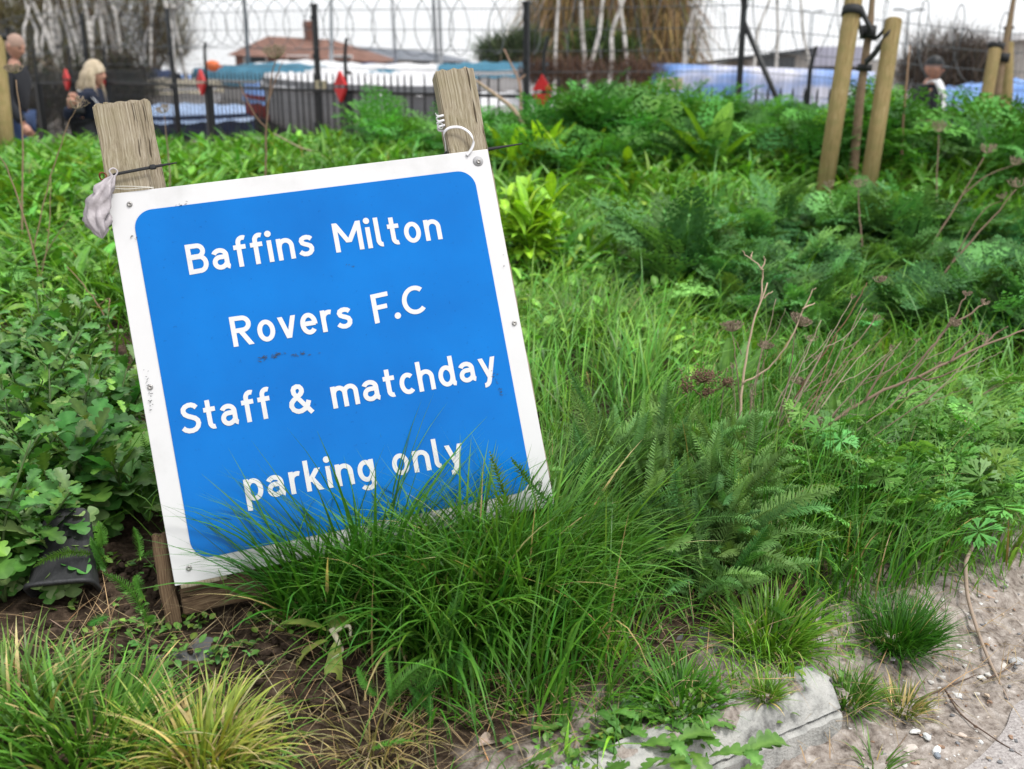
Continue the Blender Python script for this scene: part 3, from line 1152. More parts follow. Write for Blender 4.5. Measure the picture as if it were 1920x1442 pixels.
ell = lambda m=.45, p=.9: (lambda t: p * .5 * (math.sin(math.pi * min(1, max(0, t)) ** .8) ** .8 + .02))
T_weed = [grid_leaf(26, lambda t: .42 * (math.sin(math.pi * t ** 1.35) ** .75 * (1 if t < .99 else .2)) + .035, .42, 5, .3, b, wav=.02) for b in (.3, .8, 1.3)]
T_slim = [grid_leaf(8, lambda t: .085 * math.sin(math.pi * (t * .93 + .06)) ** .6, 0, 0, .5, b) for b in (.7, 1.3, 2.0)]
T_oval = [grid_leaf(7, lambda t: .5 * math.sin(math.pi * t ** .9) ** .8 + .01, 0, 0, .25, b, .18) for b in (.3, .9)]
T_lance = [grid_leaf(9, lambda t: .17 * math.sin(math.pi * (t * .94 + .05)) ** .75, 0, 0, .5, b) for b in (.5, 1.0, 1.6)]
T_dock = [grid_leaf(12, lambda t: .34 * math.sin(math.pi * (t * .93 + .05)) ** .7, 0, 0, .3, b, wav=.03) for b in (.4, .9, 1.4)]
T_frond = [frond(9, 5, b, w, s) for b, w, s in ((.5, .50, 1), (.9, .56, 2), (1.4, .50, 3))]
T_frond_far = [frond(7, 3, b, w, s) for b, w, s in ((.6, .52, 1), (1.0, .58, 2), (1.5, .52, 3))]
T_yar = [yarrow(b, s) for b, s in ((.25, 1), (.6, 2), (1.1, 3), (-.3, 4))]
T_yar_far = [yarrow(b, s, 13) for b, s in ((.25, 1), (.6, 2), (1.1, 3))]
T_palm = [palmate(s) for s in (1, 2, 3)]


# ------------------------------------------------------------------ vegetation: where it grows
def inblob(px, py, blobs):
    w = np.zeros(len(px))
    for cx, cy, rx, ry, k in blobs:
        d = np.sqrt(((px - cx) / rx) ** 2 + ((py - cy) / ry) ** 2)
        w = np.maximum(w, k * np.clip((1.25 - d) / .5, 0, 1))
    return w


BARE = [(120, 1160, 230, 110, 1), (330, 1200, 170, 70, .9), (480, 1240, 150, 95, 1), (640, 1340, 120, 120, .85), (1420, 1400, 260, 100, 1), (800, 1430, 120, 50, .6),
        (1330, 1190, 90, 35, .7)]


def scatter(rho, y0, y1, blobs, smin=0.04, ref=1.9, fall=1.0, bare=True, xpad=.5):
    """random ground points, denser near the camera; blobs are regions of the meadow where the kind grows"""
    A = .62 * (y1 * y1 - y0 * y0) + 2 * xpad * (y1 - y0)
    n = int(rho * A)
    y = rng.uniform(y0, y1, int(n * 1.0))
    hw = .62 * y + xpad
    keep = rng.uniform(size=len(y)) < hw / (.62 * y1 + xpad)
    y = y[keep]
    y = y if True else y
    x = rng.uniform(-1, 1, len(y)) * (.62 * y + xpad)
    th = np.minimum(1, (ref / y) ** fall)
    keep = rng.uniform(size=len(y)) < th
    x, y = x[keep], y[keep]
    z = hgt(x, y)
    px, py, d = proj(x, y, z)
    cpx, cpy = np.clip(px, 0, 1920), np.clip(py, 60, 1442)
    w = inblob(cpx, cpy, blobs)
    if bare: w = w * (1 - inblob(cpx, cpy, BARE))
    s = sdist(x, y)
    w = w * np.clip((s - smin) / .06, 0, 1)
    keep = rng.uniform(size=len(x)) < w
    return np.stack([x, y, z], -1)[keep], px[keep], py[keep]


ALL = [(960, 800, 3000, 3000, 1)]
PI2 = 2 * math.pi


def clear_of_sign(p, h=.0):
    """drop points standing inside the board or its posts"""
    M = np.array(SIGN.inverted())
    q = p @ M[:3, :3].T + M[:3, 3]
    return ~((q[:, 0] > -.04) & (q[:, 0] < SW + .02) & (q[:, 1] > -.012) & (q[:, 1] < .16))


U = lambda a, b, n: rng.uniform(a, b, n)
GREEN, LIME, DARK = (.085, .235, .024), (.17, .36, .04), (.04, .135, .015)

# --- meadow grass, everywhere behind the kerb: clumps of differing tone and height
mb = MB()
p, px, py = scatter(7500, 1.25, 8.9, ALL, .05, 2.2, .8)
p = p[clear_of_sign(p)]
_x, _y, _ = proj(p[:, 0], p[:, 1], p[:, 2])
p = p[~((_x < 300) & (_y > 650) & (_y < 1130) & (rng.uniform(size=len(p)) < .93))]
n = len(p)
cl = vn(p[:, 0], p[:, 1], 3.2, 21)
px, py, dd = proj(p[:, 0], p[:, 1], p[:, 2])
cs = .085 + .012 * np.minimum(dd, 7)
ci = np.floor((p[:, 0] + .06 * vn(p[:, 0], p[:, 1], 17, 61)) / .13)
cj = np.floor((p[:, 1] + .06 * vn(p[:, 0], p[:, 1], 17, 62)) / .13)
hsh = lambda k: np.mod(np.abs(np.sin(ci * 127.1 + cj * 311.7 + k * 74.7) * 43758.5453), 1.0)
h1, h2, h3, h4 = hsh(1), hsh(2), hsh(3), hsh(4)
keep = rng.uniform(size=n) < .22 + .78 * (h4 > .42)
p, cl, px, py, dd, h1, h2, h3, h4 = [a[keep] for a in (p, cl, px, py, dd, h1, h2, h3, h4)]
n = len(p)
L = U(.08, .22, n) * (.6 + .95 * h1) * (1 + .28 * cl) * np.where(py > 1080, .6, 1)
L *= np.where((px > 280) & (px < 1080) & (dd < 1.85), .6, 1)
az = h2 * PI2 + rng.normal(0, .9, n)
c = tint(n, GREEN, .22, .14)
k = np.clip((h3 - .54) * 3.0 + .25 * cl, 0, .9)[:, None]
c = c * (1 - k) + tint(n, LIME, .2, .12) * k
dk = np.clip((.34 - h3) * 5 - .2 * cl, 0, .95)[:, None]
c = c * (1 - dk) + tint(n, DARK, .2, .1) * dk
bl = np.clip((h4 - .82) * 6, 0, .7)[:, None]
c = c * (1 - bl) + tint(n, (.12, .25, .085), .2, .08) * bl
dry = rng.uniform(size=n) < .03
c[dry] = tint(dry.sum(), (.36, .29, .13), .25, .1)
wd = U(.0026, .0062, n) * (.7 + .8 * (h2 > .6)) * (1 + (dd - 1.7) * .22)
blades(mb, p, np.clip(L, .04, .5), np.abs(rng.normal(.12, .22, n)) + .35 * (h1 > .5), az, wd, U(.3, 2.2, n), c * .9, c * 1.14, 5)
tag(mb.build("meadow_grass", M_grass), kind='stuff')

# --- long dark grass in front of the board and along the bank to its right
mb = MB()
LONG = [(800, 1130, 240, 130, 1), (620, 1060, 90, 50, .8), (1000, 1080, 160, 90, .9), (940, 1240, 240, 120, .7), (1500, 900, 250, 180, .75), (1640, 1060, 150, 90, .7)]
p, px, py = scatter(9000, 1.2, 3.2, LONG, .10, 2.0, .6, bare=False)
p = p[clear_of_sign(p)]
n = len(p)
px, py, dd = proj(p[:, 0], p[:, 1], p[:, 2])
cl = vn(p[:, 0], p[:, 1], 8, 31)
lowf = np.where((px > 250) & (px < 520) & (dd < 1.9), .5, 1.0)
L = U(.13, .31, n) * (1 + .25 * cl) * lowf
az = np.where(rng.uniform(size=n) < .6, rng.normal(.3, .8, n), rng.uniform(0, PI2, n))
c = tint(n, (.058, .19, .02), .25, .14)
k = rng.uniform(size=n) < .2
c[k] = tint(k.sum(), (.10, .22, .05), .2, .1)
k = rng.uniform(size=n) < .03
c[k] = tint(k.sum(), (.34, .27, .12), .2, .1)
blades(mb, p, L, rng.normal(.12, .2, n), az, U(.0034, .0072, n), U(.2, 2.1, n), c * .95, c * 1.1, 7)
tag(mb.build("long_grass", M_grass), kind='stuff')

# --- long bright arching grass sweeping across the bank on the right and the middle of the meadow
mb = MB()
p, px, py = scatter(3000, 1.6, 6.5, [(1500, 760, 520, 230, 1), (1250, 480, 330, 90, .7), (1050, 700, 120, 160, .9), (300, 480, 320, 80, .5), (1750, 900, 220, 120, .8)], .12, 2.2, .7)
p = p[clear_of_sign(p)]
n = len(p)
w1 = vn(p[:, 0], p[:, 1], 4.5, 71)
w2 = vn(p[:, 0], p[:, 1], 11, 72)
keep = rng.uniform(size=n) < np.clip(.42 + .85 * w2, .04, 1)
p, w1, w2 = p[keep], w1[keep], w2[keep]
n = len(p)
L = U(.16, .36, n) * (1 + .2 * w1) * (1 + .05 * (p[:, 1] - 2))
az = .2 + 1.5 * w1 + rng.normal(0, .55, n)
c = tint(n, (.085, .245, .028), .24, .14)
k = np.clip(w2 - .15, 0, .8)[:, None]
c = c * (1 - k) + tint(n, (.19, .38, .07), .2, .12) * k
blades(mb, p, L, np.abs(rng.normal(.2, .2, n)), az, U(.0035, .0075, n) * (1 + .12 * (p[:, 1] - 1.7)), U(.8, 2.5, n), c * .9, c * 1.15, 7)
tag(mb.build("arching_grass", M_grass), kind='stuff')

# --- dead thatch and clippings on the soil
mb = MB()
p, px, py = scatter(2600, 1.2, 2.6, [(700, 1290, 420, 180, 1), (1400, 1230, 300, 120, .7), (1700, 1280, 260, 200, .5), (200, 1300, 260, 150, .6), (1330, 1060, 120, 100, 1)], -.12, 2, .5, bare=False)
n = len(p)
p[:, 2] += U(.0, .03, n)
blades(mb, p, U(.04, .16, n), U(1.0, 1.6, n), U(0, PI2, n), U(.001, .0024, n), rng.normal(.2, .4, n), tint(n, (.30, .22, .12), .35, .12), tint(n, (.34, .25, .14), .3, .1), 4)
tag(mb.build("dead_thatch", M_dry), kind='stuff')

# --- low broad leaves mixed into the meadow
mb = MB()
p, px, py = scatter(420, 1.6, 8.6, [(1120, 540, 220, 130, 1), (1300, 700, 180, 80, .35), (250, 420, 330, 100, 1), (1500, 420, 420, 90, .55), (700, 290, 260, 40, .7), (60, 600, 160, 90, .8),
                                     (960, 640, 60, 120, .9)], .15, 2.4, .35, bare=False)
p = p[clear_of_sign(p)]
n = len(p)
for k in range(5):
    m = len(p)
    pos = p + np.stack([rng.normal(0, .03, m), rng.normal(0, .03, m), U(.02, .13, m)], -1)
    tp_ = (T_oval + T_lance + T_dock)[k % 5 if k < 4 else 6]
    sc_ = U(.028, .065, m) * (1 + .12 * (p[:, 1] - 2))
    inst(mb, tp_, pos, rots(U(0, PI2, m), U(.2, 1.1, m), rng.normal(0, .3, m)), sc_, tint(m, (.13, .32, .055), .25, .16))
tag(mb.build("low_leaves", M_leaf), kind='stuff')

# --- broad grassy blades at the back left and mid meadow
mb = MB()
p, px, py = scatter(420, 1.9, 8.4, [(250, 430, 420, 150, 1), (1450, 400, 560, 110, .8), (700, 300, 300, 30, .8), (1100, 460, 160, 80, .6)], .3, 2.5, .4)
p = p[clear_of_sign(p)]
for k in range(5):
    m = len(p)
    pos = p + np.stack([rng.normal(0, .03, m), rng.normal(0, .03, m), np.zeros(m)], -1)
    inst(mb, (T_slim + T_lance)[(k * 2) % 5 if k < 4 else 1], pos, rots(U(0, PI2, m), U(.5, 1.4, m), rng.normal(0, .4, m)), U(.12, .30, m), tint(m, (.105, .27, .04), .25, .16))
tag(mb.build("broad_grass", M_grass), kind='stuff')

# --- cow parsley: mounds of fronds along the back and a blue-green band on the right
def parsley(name, rho, y0, y1, blobs, base, size, per, tm, fall=.3, lift=.0):
    mb = MB()
    p, px, py = scatter(rho, y0, y1, blobs, .3, 3, fall)
    p = p[clear_of_sign(p)]
    _x, _y, _ = proj(p[:, 0], p[:, 1], p[:, 2])
    p = p[~((np.abs(_x - 1742) < 75) & (_y < 330))]
    big = 1 + .42 * vn(p[:, 0], p[:, 1], 2.6, 41)
    for k in range(per):
        m = len(p)
        f = k / per
        az_ = U(0, PI2, m)
        pit = U(.25, .9, m) + .75 * f
        pos = p + np.stack([rng.normal(0, .03, m), rng.normal(0, .03, m), U(0, lift, m) * big], -1)
        inst(mb, tm[k % 3], pos, rots(az_, pit, rng.normal(0, .35, m)), U(.7, 1.25, m) * size * big, tint(m, base, .38, .12))
    return tag(mb.build(name, M_fern), kind='stuff')


parsley("cow_parsley", 34, 4.2, 9.0, [(1350, 265, 620, 80, 1), (790, 285, 100, 34, 1), (610, 262, 60, 14, .5), (1850, 290, 160, 90, 1), (950, 270, 150, 60, .9)], (.08, .24, .06), .34, 9, T_frond_far, 0, .16)
parsley("cow_parsley_by_path", 40, 2.4, 5.2, [(1680, 580, 400, 95, 1), (1800, 470, 260, 80, .8), (1450, 520, 230, 50, .8), (1380, 350, 120, 40, .5)], (.092, .235, .088), .27, 10, T_frond, 0, .12)
parsley("cow_parsley_behind_board", 30, 2.1, 3.4, [(110, 540, 190, 60, 1)], (.11, .28, .10), .2, 7, T_frond, 0, .06)

# --- yarrow: feathery grey-green mass right of the board, and sprigs through the grass
def yarrow_patch(name, rho, y0, y1, blobs, per, size, base, tm=T_yar, smin=.16, lean=0):
    mb = MB()
    p, px, py = scatter(rho, y0, y1, blobs, smin, 2, .3, bare=False)
    p = p[clear_of_sign(p)]
    for k in range(per):
        m = len(p)
        pos = p + np.stack([rng.normal(0, .03, m), rng.normal(0, .03, m), U(0, .13, m) * size / .17], -1)
        inst(mb, tm[k % len(tm)], pos, rots(U(0, PI2, m), U(.35, 1.45, m), U(-1, 1, m)), U(.6, 1.2, m) * size, tint(m, base, .22, .1))
    return tag(mb.build(name, M_fern), kind='stuff')


yarrow_patch("yarrow", 190, 1.5, 2.9, [(1200, 1010, 230, 100, 1), (1320, 1080, 130, 60, .8), (1040, 1010, 70, 70, 1)], 12, .19, (.135, .27, .105))
yarrow_patch("tall_yarrow", 700, 1.6, 2.3, [(1000, 1085, 110, 42, 1), (880, 1110, 120, 30, .5)], 5, .19, (.10, .235, .07))
yarrow_patch("yarrow_sprigs", 75, 1.3, 2.6, [(900, 1120, 300, 120, .9), (1650, 880, 260, 90, 1), (250, 1110, 110, 120, .9), (620, 1120, 90, 60, .5), (1400, 1120, 180, 60, .5), (760, 1340, 200, 80, .45)], 4, .13, (.085, .23, .05))

# --- cranesbill leaves low on the right bank
mb = MB()
p, px, py = scatter(420, 1.6, 3.2, [(1760, 985, 170, 95, 1), (1900, 900, 120, 80, .8), (1560, 960, 90, 50, .5)], .14, 2, .2)
for k in range(5):
    m = len(p)
    pos = p + np.stack([rng.normal(0, .035, m), rng.normal(0, .035, m), U(.06, .17, m)], -1)
    inst(mb, T_palm[k % 3], pos, rots(U(0, PI2, m), U(.1, .8, m), rng.normal(0, .3, m)), U(.07, .125, m), tint(m, (.14, .33, .09), .2, .12))
tag(mb.build("cranesbill", M_leaf), kind='stuff')

# --- seedlings on the bare soil
mb = MB()
p, px, py = scatter(700, 1.2, 2.2, [(330, 1230, 200, 70, 1), (500, 1190, 90, 40, 1), (1150, 1380, 220, 90, .8), (1500, 1260, 260, 90, .3), (200, 1100, 160, 60, .5)], -.02, 2, .2, bare=False)
for k in range(6):
    m = len(p)
    pos = p + np.stack([rng.normal(0, .012, m), rng.normal(0, .012, m), U(.002, .02, m)], -1)
    inst(mb, T_oval[k % 2], pos, rots(U(0, PI2, m), U(.0, 1.0, m), rng.normal(0, .3, m)), U(.012, .026, m), tint(m, (.11, .23, .055), .25, .15))
tag(mb.build("seedlings", M_leaf), kind='stuff')


# --- leafy weeds left of the board: single plants, three shapes copied about
def weed_mesh(seed, nst, hgt_, leafL):
    r = np.random.default_rng(seed)
    mb = MB()
    for s in range(nst):
        a = r.uniform(0, PI2)
        H_ = hgt_ * r.uniform(.6, 1.1)
        pts = smooth_pts([(0, 0, 0), (.25 * H_ * math.cos(a) * .5, .25 * H_ * math.sin(a) * .5, H_ * .5), (.42 * H_ * math.cos(a), .42 * H_ * math.sin(a), H_)], 6)
        mb.tube(pts, [.0030, .0016], 5, (.10, .16, .05))
        m = 11
        f = np.linspace(.22, 1, m)
        idx = (f * (len(pts) - 1)).astype(int)
        az_ = np.arange(m) * 2.4 + r.uniform(0, 6) + r.normal(0, .3, m)
        pit = np.interp(f, [0, 1], [.15, 1.0]) + r.normal(0, .2, m)
        sc_ = leafL * np.interp(f, [0, .5, 1], [1.0, 1.1, .55]) * r.uniform(.75, 1.2, m)
        col = tint(m, (.075, .20, .05), .28, .12, r)
        k = r.uniform(size=m) < .25
        col[k] = tint(k.sum(), (.17, .27, .13), .15, .06, r)
        for tsel in range(3):
            q = (np.arange(m) + s) % 3 == tsel
            inst(mb, T_weed[tsel], pts[idx[q]], rots(az_[q], pit[q], r.normal(0, .25, q.sum())), sc_[q], col[q])
    return mb.mesh("leafy_weed")


weeds = [weed_mesh(50, 4, .17, .080), weed_mesh(51, 3, .21, .075), weed_mesh(52, 5, .13, .070), weed_mesh(53, 3, .16, .095)]
for me in weeds: me.materials.append(M_leaf)
wsp = []
for _ in range(6000):
    px, py = rng.uniform(-170, 300), rng.uniform(690, 1120)
    if px > 120 and py > 1010: continue
    if px > 205 + (py - 720) * .18: continue
    g, d = G(px, py)
    if all((g.x - a.x) ** 2 + (g.y - a.y) ** 2 > .050 ** 2 for a in wsp): wsp.append(g)
    if len(wsp) >= 125: break
wsp += [G(a, b)[0] for a, b in ((60, 1090), (20, 1050), (100, 1050), (-30, 1110), (10, 1130))]
for i, g in enumerate(wsp):
    o = link("leafy_weed", weeds[i % 4])
    o.location = g
    s = rng.uniform(.8, 1.3)
    o.scale = (s, s, s)
    o.rotation_euler = (rng.normal(0, .12), rng.normal(0, .12), rng.uniform(0, 6.28))
    tag(o, "leafy green weed with lobed toothed leaves in the patch left of the blue sign", "weed", "leafy weeds left of the sign")


# ------------------------------------------------------------------ single plants
def tuft(name, px, py, label, n, L, wid, base, tip, spread=.04, lean=.5, curve=1.0, yellow=0, cat="grass tuft"):
    g, d = G(px, py)
    mb = MB()
    a = U(0, PI2, n)
    r = spread * np.sqrt(U(0, 1, n))
    pos = np.stack([r * np.cos(a), r * np.sin(a), np.full(n, -.005)], -1)
    c0, c1 = tint(n, base, .2, .1), tint(n, tip, .2, .1)
    if yellow:
        k = rng.uniform(size=n) < yellow
        c0[k] = tint(k.sum(), (.48, .37, .14), .2, .08)
        c1[k] = tint(k.sum(), (.62, .53, .25), .2, .08)
    blades(mb, pos, U(.5, 1.15, n) * L, np.abs(rng.normal(0, .5, n)) * lean + r / spread * .35, a + rng.normal(0, .5, n), U(.8, 1.7, n) * wid * 1.3,
           U(.2, 1.2, n) * curve, c0, c1, 7)
    o = mb.build(name, M_grass)
    o.location = g
    return tag(o, label, cat)


tuft("grass_tuft", 380, 1425, "yellowing grass tuft with straw blades at the bottom edge", 420, .15, .0036, (.22, .29, .04), (.36, .42, .08), .07, .95, 1.5, .30)
tuft("grass_tuft", 150, 1400, "lush green grass tuft in the bottom left corner", 420, .15, .0045, (.06, .17, .022), (.10, .24, .04), .11, .8, 1.1, .03)
tuft("grass_tuft", 20, 1330, "grass tuft with a few pale dry blades at the left edge", 260, .14, .004, (.08, .17, .03), (.14, .24, .06), .09, .9, 1.1, .12)
tuft("grass_tuft", 1270, 1325, "bright bushy grass tuft on the dirt left of the kerb's end", 420, .10, .0034, (.05, .16, .018), (.085, .24, .03), .055, 1.1, 1.0, .02)
tuft("grass_tuft", 1440, 1215, "light green grass tuft arching right above the kerb", 420, .15, .0036, (.075, .20, .018), (.15, .31, .045), .06, 1.0, 1.3, .02)
tuft("grass_tuft", 1435, 1305, "small lime grass tuft just behind the kerb", 200, .055, .0022, (.09, .20, .02), (.15, .30, .04), .02, 1.0, .8, .05)
tuft("grass_tuft", 1680, 1205, "dark fine-leaved grass tuft right of the arching tuft", 900, .115, .0022, (.026, .11, .012), (.05, .17, .02), .06, .9, .9, .01)
tuft("grass_tuft", 1590, 1312, "short grass tuft overhanging the kerb's broken end", 300, .07, .0026, (.055, .16, .02), (.10, .23, .04), .04, 1.1, 1.0, .08)
tuft("grass_tuft", 1690, 1330, "half dry grass tuft in the dirt right of the kerb", 160, .07, .0026, (.10, .17, .03), (.20, .24, .07), .03, 1.1, 1.0, .35)
tuft("grass_tuft", 1640, 1440, "sparse grass sprig at the foot of the kerb", 30, .07, .003, (.05, .15, .02), (.10, .22, .04), .02, 1.1, 1.0, .05)
tuft("grass_tuft", 600, 1150, "tall dark grass tuft rising in front of the sign's lower edge", 420, .33, .0050, (.028, .115, .012), (.055, .19, .025), .07, .35, 1.1, .01)
tuft("grass_tuft", 690, 1135, "tallest grass clump, crossing the word parking", 240, .40, .0054, (.035, .135, .014), (.075, .22, .035), .06, .30, .9, .01)
tuft("grass_tuft", 820, 1180, "drooping grass clump under the sign's right half", 380, .27, .0050, (.035, .135, .015), (.085, .22, .04), .13, .6, 1.5, .02)
tuft("grass_tuft", 1000, 1130, "grass clump hiding the sign's lower right corner", 300, .27, .0048, (.045, .15, .018), (.095, .24, .04), .10, .45, 1.2, .02)
tuft("grass_tuft", 700, 1400, "straw-coloured dry grass tuft beside the dark soil", 140, .11, .002, (.28, .25, .09), (.36, .33, .12), .06, 1.4, 1.4, .35)
tuft("grass_tuft", 930, 1105, "tall grass clump under the word only", 420, .36, .0052, (.045, .15, .018), (.10, .25, .04), .09, .4, 1.2, .02)
tuft("grass_tuft", 1040, 1090, "tall grass clump just right of the sign's hidden lower corner", 380, .36, .0050, (.055, .17, .02), (.12, .28, .05), .08, .45, 1.3, .02)
tuft("grass_tuft", 985, 1150, "tallest grass spray crossing the sign's right-hand lower rim", 420, .36, .0056, (.05, .16, .018), (.12, .28, .05), .11, .35, 1.1, .02)
tuft("grass_tuft", 870, 1165, "broad grass spray over the sign's bottom edge right of centre", 420, .33, .0056, (.045, .15, .016), (.10, .25, .04), .11, .4, 1.3, .02)
tuft("grass_tuft", 760, 1125, "dense grass clump below the word parking", 380, .32, .0052, (.035, .13, .014), (.08, .22, .035), .09, .45, 1.3, .01)
tuft("grass_tuft", 1100, 640, "pale fine grass tuft in the middle of the meadow", 700, .28, .0034, (.09, .19, .05), (.17, .28, .10), .16, .9, 1.4, .03)


def plant(name, px, py, label, cat, fill, mat=None, dx=0):
    g, d = G(px, py)
    mb = MB()
    fill(mb)
    o = mb.build(name, mat or M_leaf)
    o.location = g
    return tag(o, label, cat)


def lime_fill(mb):
    r = np.random.default_rng(8)
    for s in range(22):
        a, tl = r.uniform(0, PI2), r.uniform(.05, .75)
        H_ = r.uniform(.26, .40) * (1 - .25 * tl)
        top = np.array([H_ * math.sin(tl) * math.cos(a), H_ * math.sin(tl) * math.sin(a), H_ * math.cos(tl)])
        pts = smooth_pts([(0, 0, 0), top * .5 + [0, 0, .03], top], 5)
        mb.tube(pts, [.004, .002], 5, (.12, .25, .04))
        m = 10
        f = np.linspace(.3, 1, m)
        idx = (f * (len(pts) - 1)).astype(int)
        inst(mb, T_dock[s % 3], pts[idx], rots(np.arange(m) * 2.4 + a, np.interp(f, [0, 1], [.3, 1.15]) + r.normal(0, .15, m), r.normal(0, .2, m)),
             r.uniform(.10, .16, m), tint(m, (.27, .50, .04), .14, .08, r))


plant("leafy_plant", 1000, 520, "bright lime-green leafy plant beside the sign's upper right edge", "plant", lime_fill)


def lime_fill2(mb):
    r = np.random.default_rng(9)
    m = 80
    p = np.stack([r.normal(0, .22, m), r.normal(0, .1, m), np.zeros(m)], -1)
    inst(mb, T_lance[0], p, rots(r.uniform(0, PI2, m), r.uniform(.8, 1.5, m), r.normal(0, .3, m)), r.uniform(.22, .42, m), tint(m, (.32, .52, .03), .15, .08, r))


plant("leafy_plant", 1020, 330, "yellow-green plant behind the lime plant, right of the right post", "plant", lime_fill2)


def lily_fill(mb):
    r = np.random.default_rng(10)
    T = [grid_leaf(14, lambda t: .15 * math.sin(math.pi * (t * .9 + .06)) ** .6, 0, 0, .55, b) for b in (.1, .3, .6)]
    for az_, pit, s in ((-.25, 1.25, .27), (-.5, 1.05, .30), (-.75, .85, .28), (-1.0, .65, .24), (.15, 1.35, .26), (.5, 1.2, .18), (-.1, 1.0, .22), (-1.2, .4, .2)):
        inst(mb, T[r.integers(3)], np.array([[r.normal(0, .012), r.normal(0, .012), 0]]), rots(np.array([az_]), np.array([pit]), np.array([r.normal(0, .3)])), [s], tint(1, (.085, .215, .04), .12, .06, r))


plant("strap_leaved_plant", 1555, 925, "strap-leaved green plant among the dead stalks on the right bank", "plant", lily_fill)
plant("strap_leaved_plant", 1360, 800, "upright strap-leaved plant behind the brown seed heads", "plant", lily_fill)


def dock_fill(mb):
    r = np.random.default_rng(12)
    m = 9
    inst(mb, T_dock[0], np.zeros((m, 3)), rots(r.uniform(0, PI2, m), r.uniform(.7, 1.4, m), r.normal(0, .2, m)), r.uniform(.35, .55, m), tint(m, (.14, .30, .03), .15, .08, r))


plant("dock_plant", 1335, 330, "big-leaved dock plant left of the tree stakes", "plant", dock_fill)


def sow_fill(mb):
    r = np.random.default_rng(13)
    for k in range(22):
        p = np.array([[r.normal(0, .07), r.normal(0, .04), r.uniform(0, .02)]])
        inst(mb, T_weed[k % 3], p, rots(np.array([r.uniform(0, PI2)]), np.array([r.uniform(.2, .9)]), np.array([r.normal(0, .2)])), [r.uniform(.05, .085)], tint(1, (.095, .21, .055), .14, .08, r))


plant("lobed_weed", 1120, 1405, "pale lobed-leaf weed in the grass at the bottom edge", "weed", sow_fill)


plant("lobed_weed", 1255, 1432, "pale lobed-leaf weed growing over the buried left part of the kerb", "weed", sow_fill)


def round_fill(mb):
    T = grid_leaf(10, lambda t: .95 * math.sin(math.pi * (t * .96 + .03)) ** .55, 0, 0, .18, .4)
    for az_, pit, s, off in ((.2, .75, .045, (0, 0, .055)), (2.3, .5, .03, (-.03, 0, .02)), (-1.6, .4, .03, (.04, 0, .01))):
        inst(mb, T, np.array([off]), rots(np.array([az_]), np.array([pit]), np.array([.1])), [s], tint(1, (.13, .21, .10), .05, .03))
        mb.tube([(0, 0, 0), off], .0012, 5, (.2, .26, .1))


plant("round_leaved_plant", 662, 1180, "round-leaved seedling at the foot of the grass below the sign", "plant", round_fill)

# uprooted, wilting weed on the soil
g, d = G(625, 1235)
ww = thing("wilted_weed", "uprooted wilting pale weed lying on the dark soil below the sign", "weed", g + Vector((0, 0, .02)))
T_w = [grid_leaf(14, lambda t: .36 * math.sin(math.pi * (t * .9 + .08)) ** .7, .12, 4, .35, b, wav=.03) for b in (.5, 1.2, 1.8)]
for az_, pit, s, ts, off in ((1.45, .35, .085, 0, (-.01, 0, .035)), (1.9, -.1, .085, 1, (-.005, -.01, .02)), (3.0, -.9, .10, 0, (.012, -.01, .02)), (.3, .7, .08, 2, (0, .01, .03)), (-.4, .8, .07, 2, (.01, 0, .03))):
    m = MB()
    inst(m, T_w[ts], np.array([off]), rots(np.array([az_]), np.array([pit]), np.array([.2])), [s], tint(1, (.24, .30, .09), .1, .08))
    m.build("leaf", M_leaf, ww)
m = MB()
m.tube(smooth_pts([(0, 0, .04), (.012, -.01, .02), (.02, -.02, .005), (.005, -.035, .0)]), [.006, .004, .0015], 7, (.62, .58, .42))
m.tube(smooth_pts([(.0, 0, .03), (.03, 0, .045), (.035, -.01, .03)]), [.004, .002], 6, (.66, .62, .45))
m.build("root", M_stone, ww)


# ------------------------------------------------------------------ dead stalks
BR, TAN, GREY = (.20, .145, .105), (.36, .285, .21), (.30, .26, .215)


def umbel(mb, c, axis_, r, n, col, up=.9, seeds=True, seed=0):
    """dried umbel: rays that arch up from one point, each with a few seedlets"""
    q = np.random.default_rng(seed)
    c = np.array(tuple(c))
    ax = np.array(tuple(axis_))
    ax /= np.linalg.norm(ax)
    a1 = np.cross(ax, [.3, 1, .2])
    a1 /= np.linalg.norm(a1)
    a2 = np.cross(ax, a1)
    for k in range(n):
        a = q.uniform(0, PI2)
        f = q.uniform(.25, 1)
        o = a1 * math.cos(a) + a2 * math.sin(a)
        e = c + o * r * f + ax * r * up * q.uniform(.6, 1.05)
        m = c + o * r * f * .75 + ax * r * up * .35
        mb.tube(smooth_pts([c, m, e], 4), [.0008 + r * .006, .0006 + r * .005], 3, np.array(col) * q.uniform(.8, 1.25), cap=False)
        if seeds:
            for j in range(5):
                d_ = q.normal(0, 1, 3)
                d_ = d_ / np.linalg.norm(d_) * r * .16 + ax * r * .08
                mb.tube([e, e + d_ * .6, e + d_], [.0007 + r * .004, .0007 + r * .004, .0014 + r * .006], 3, np.array(col) * q.uniform(.7, 1.2), cap=False)


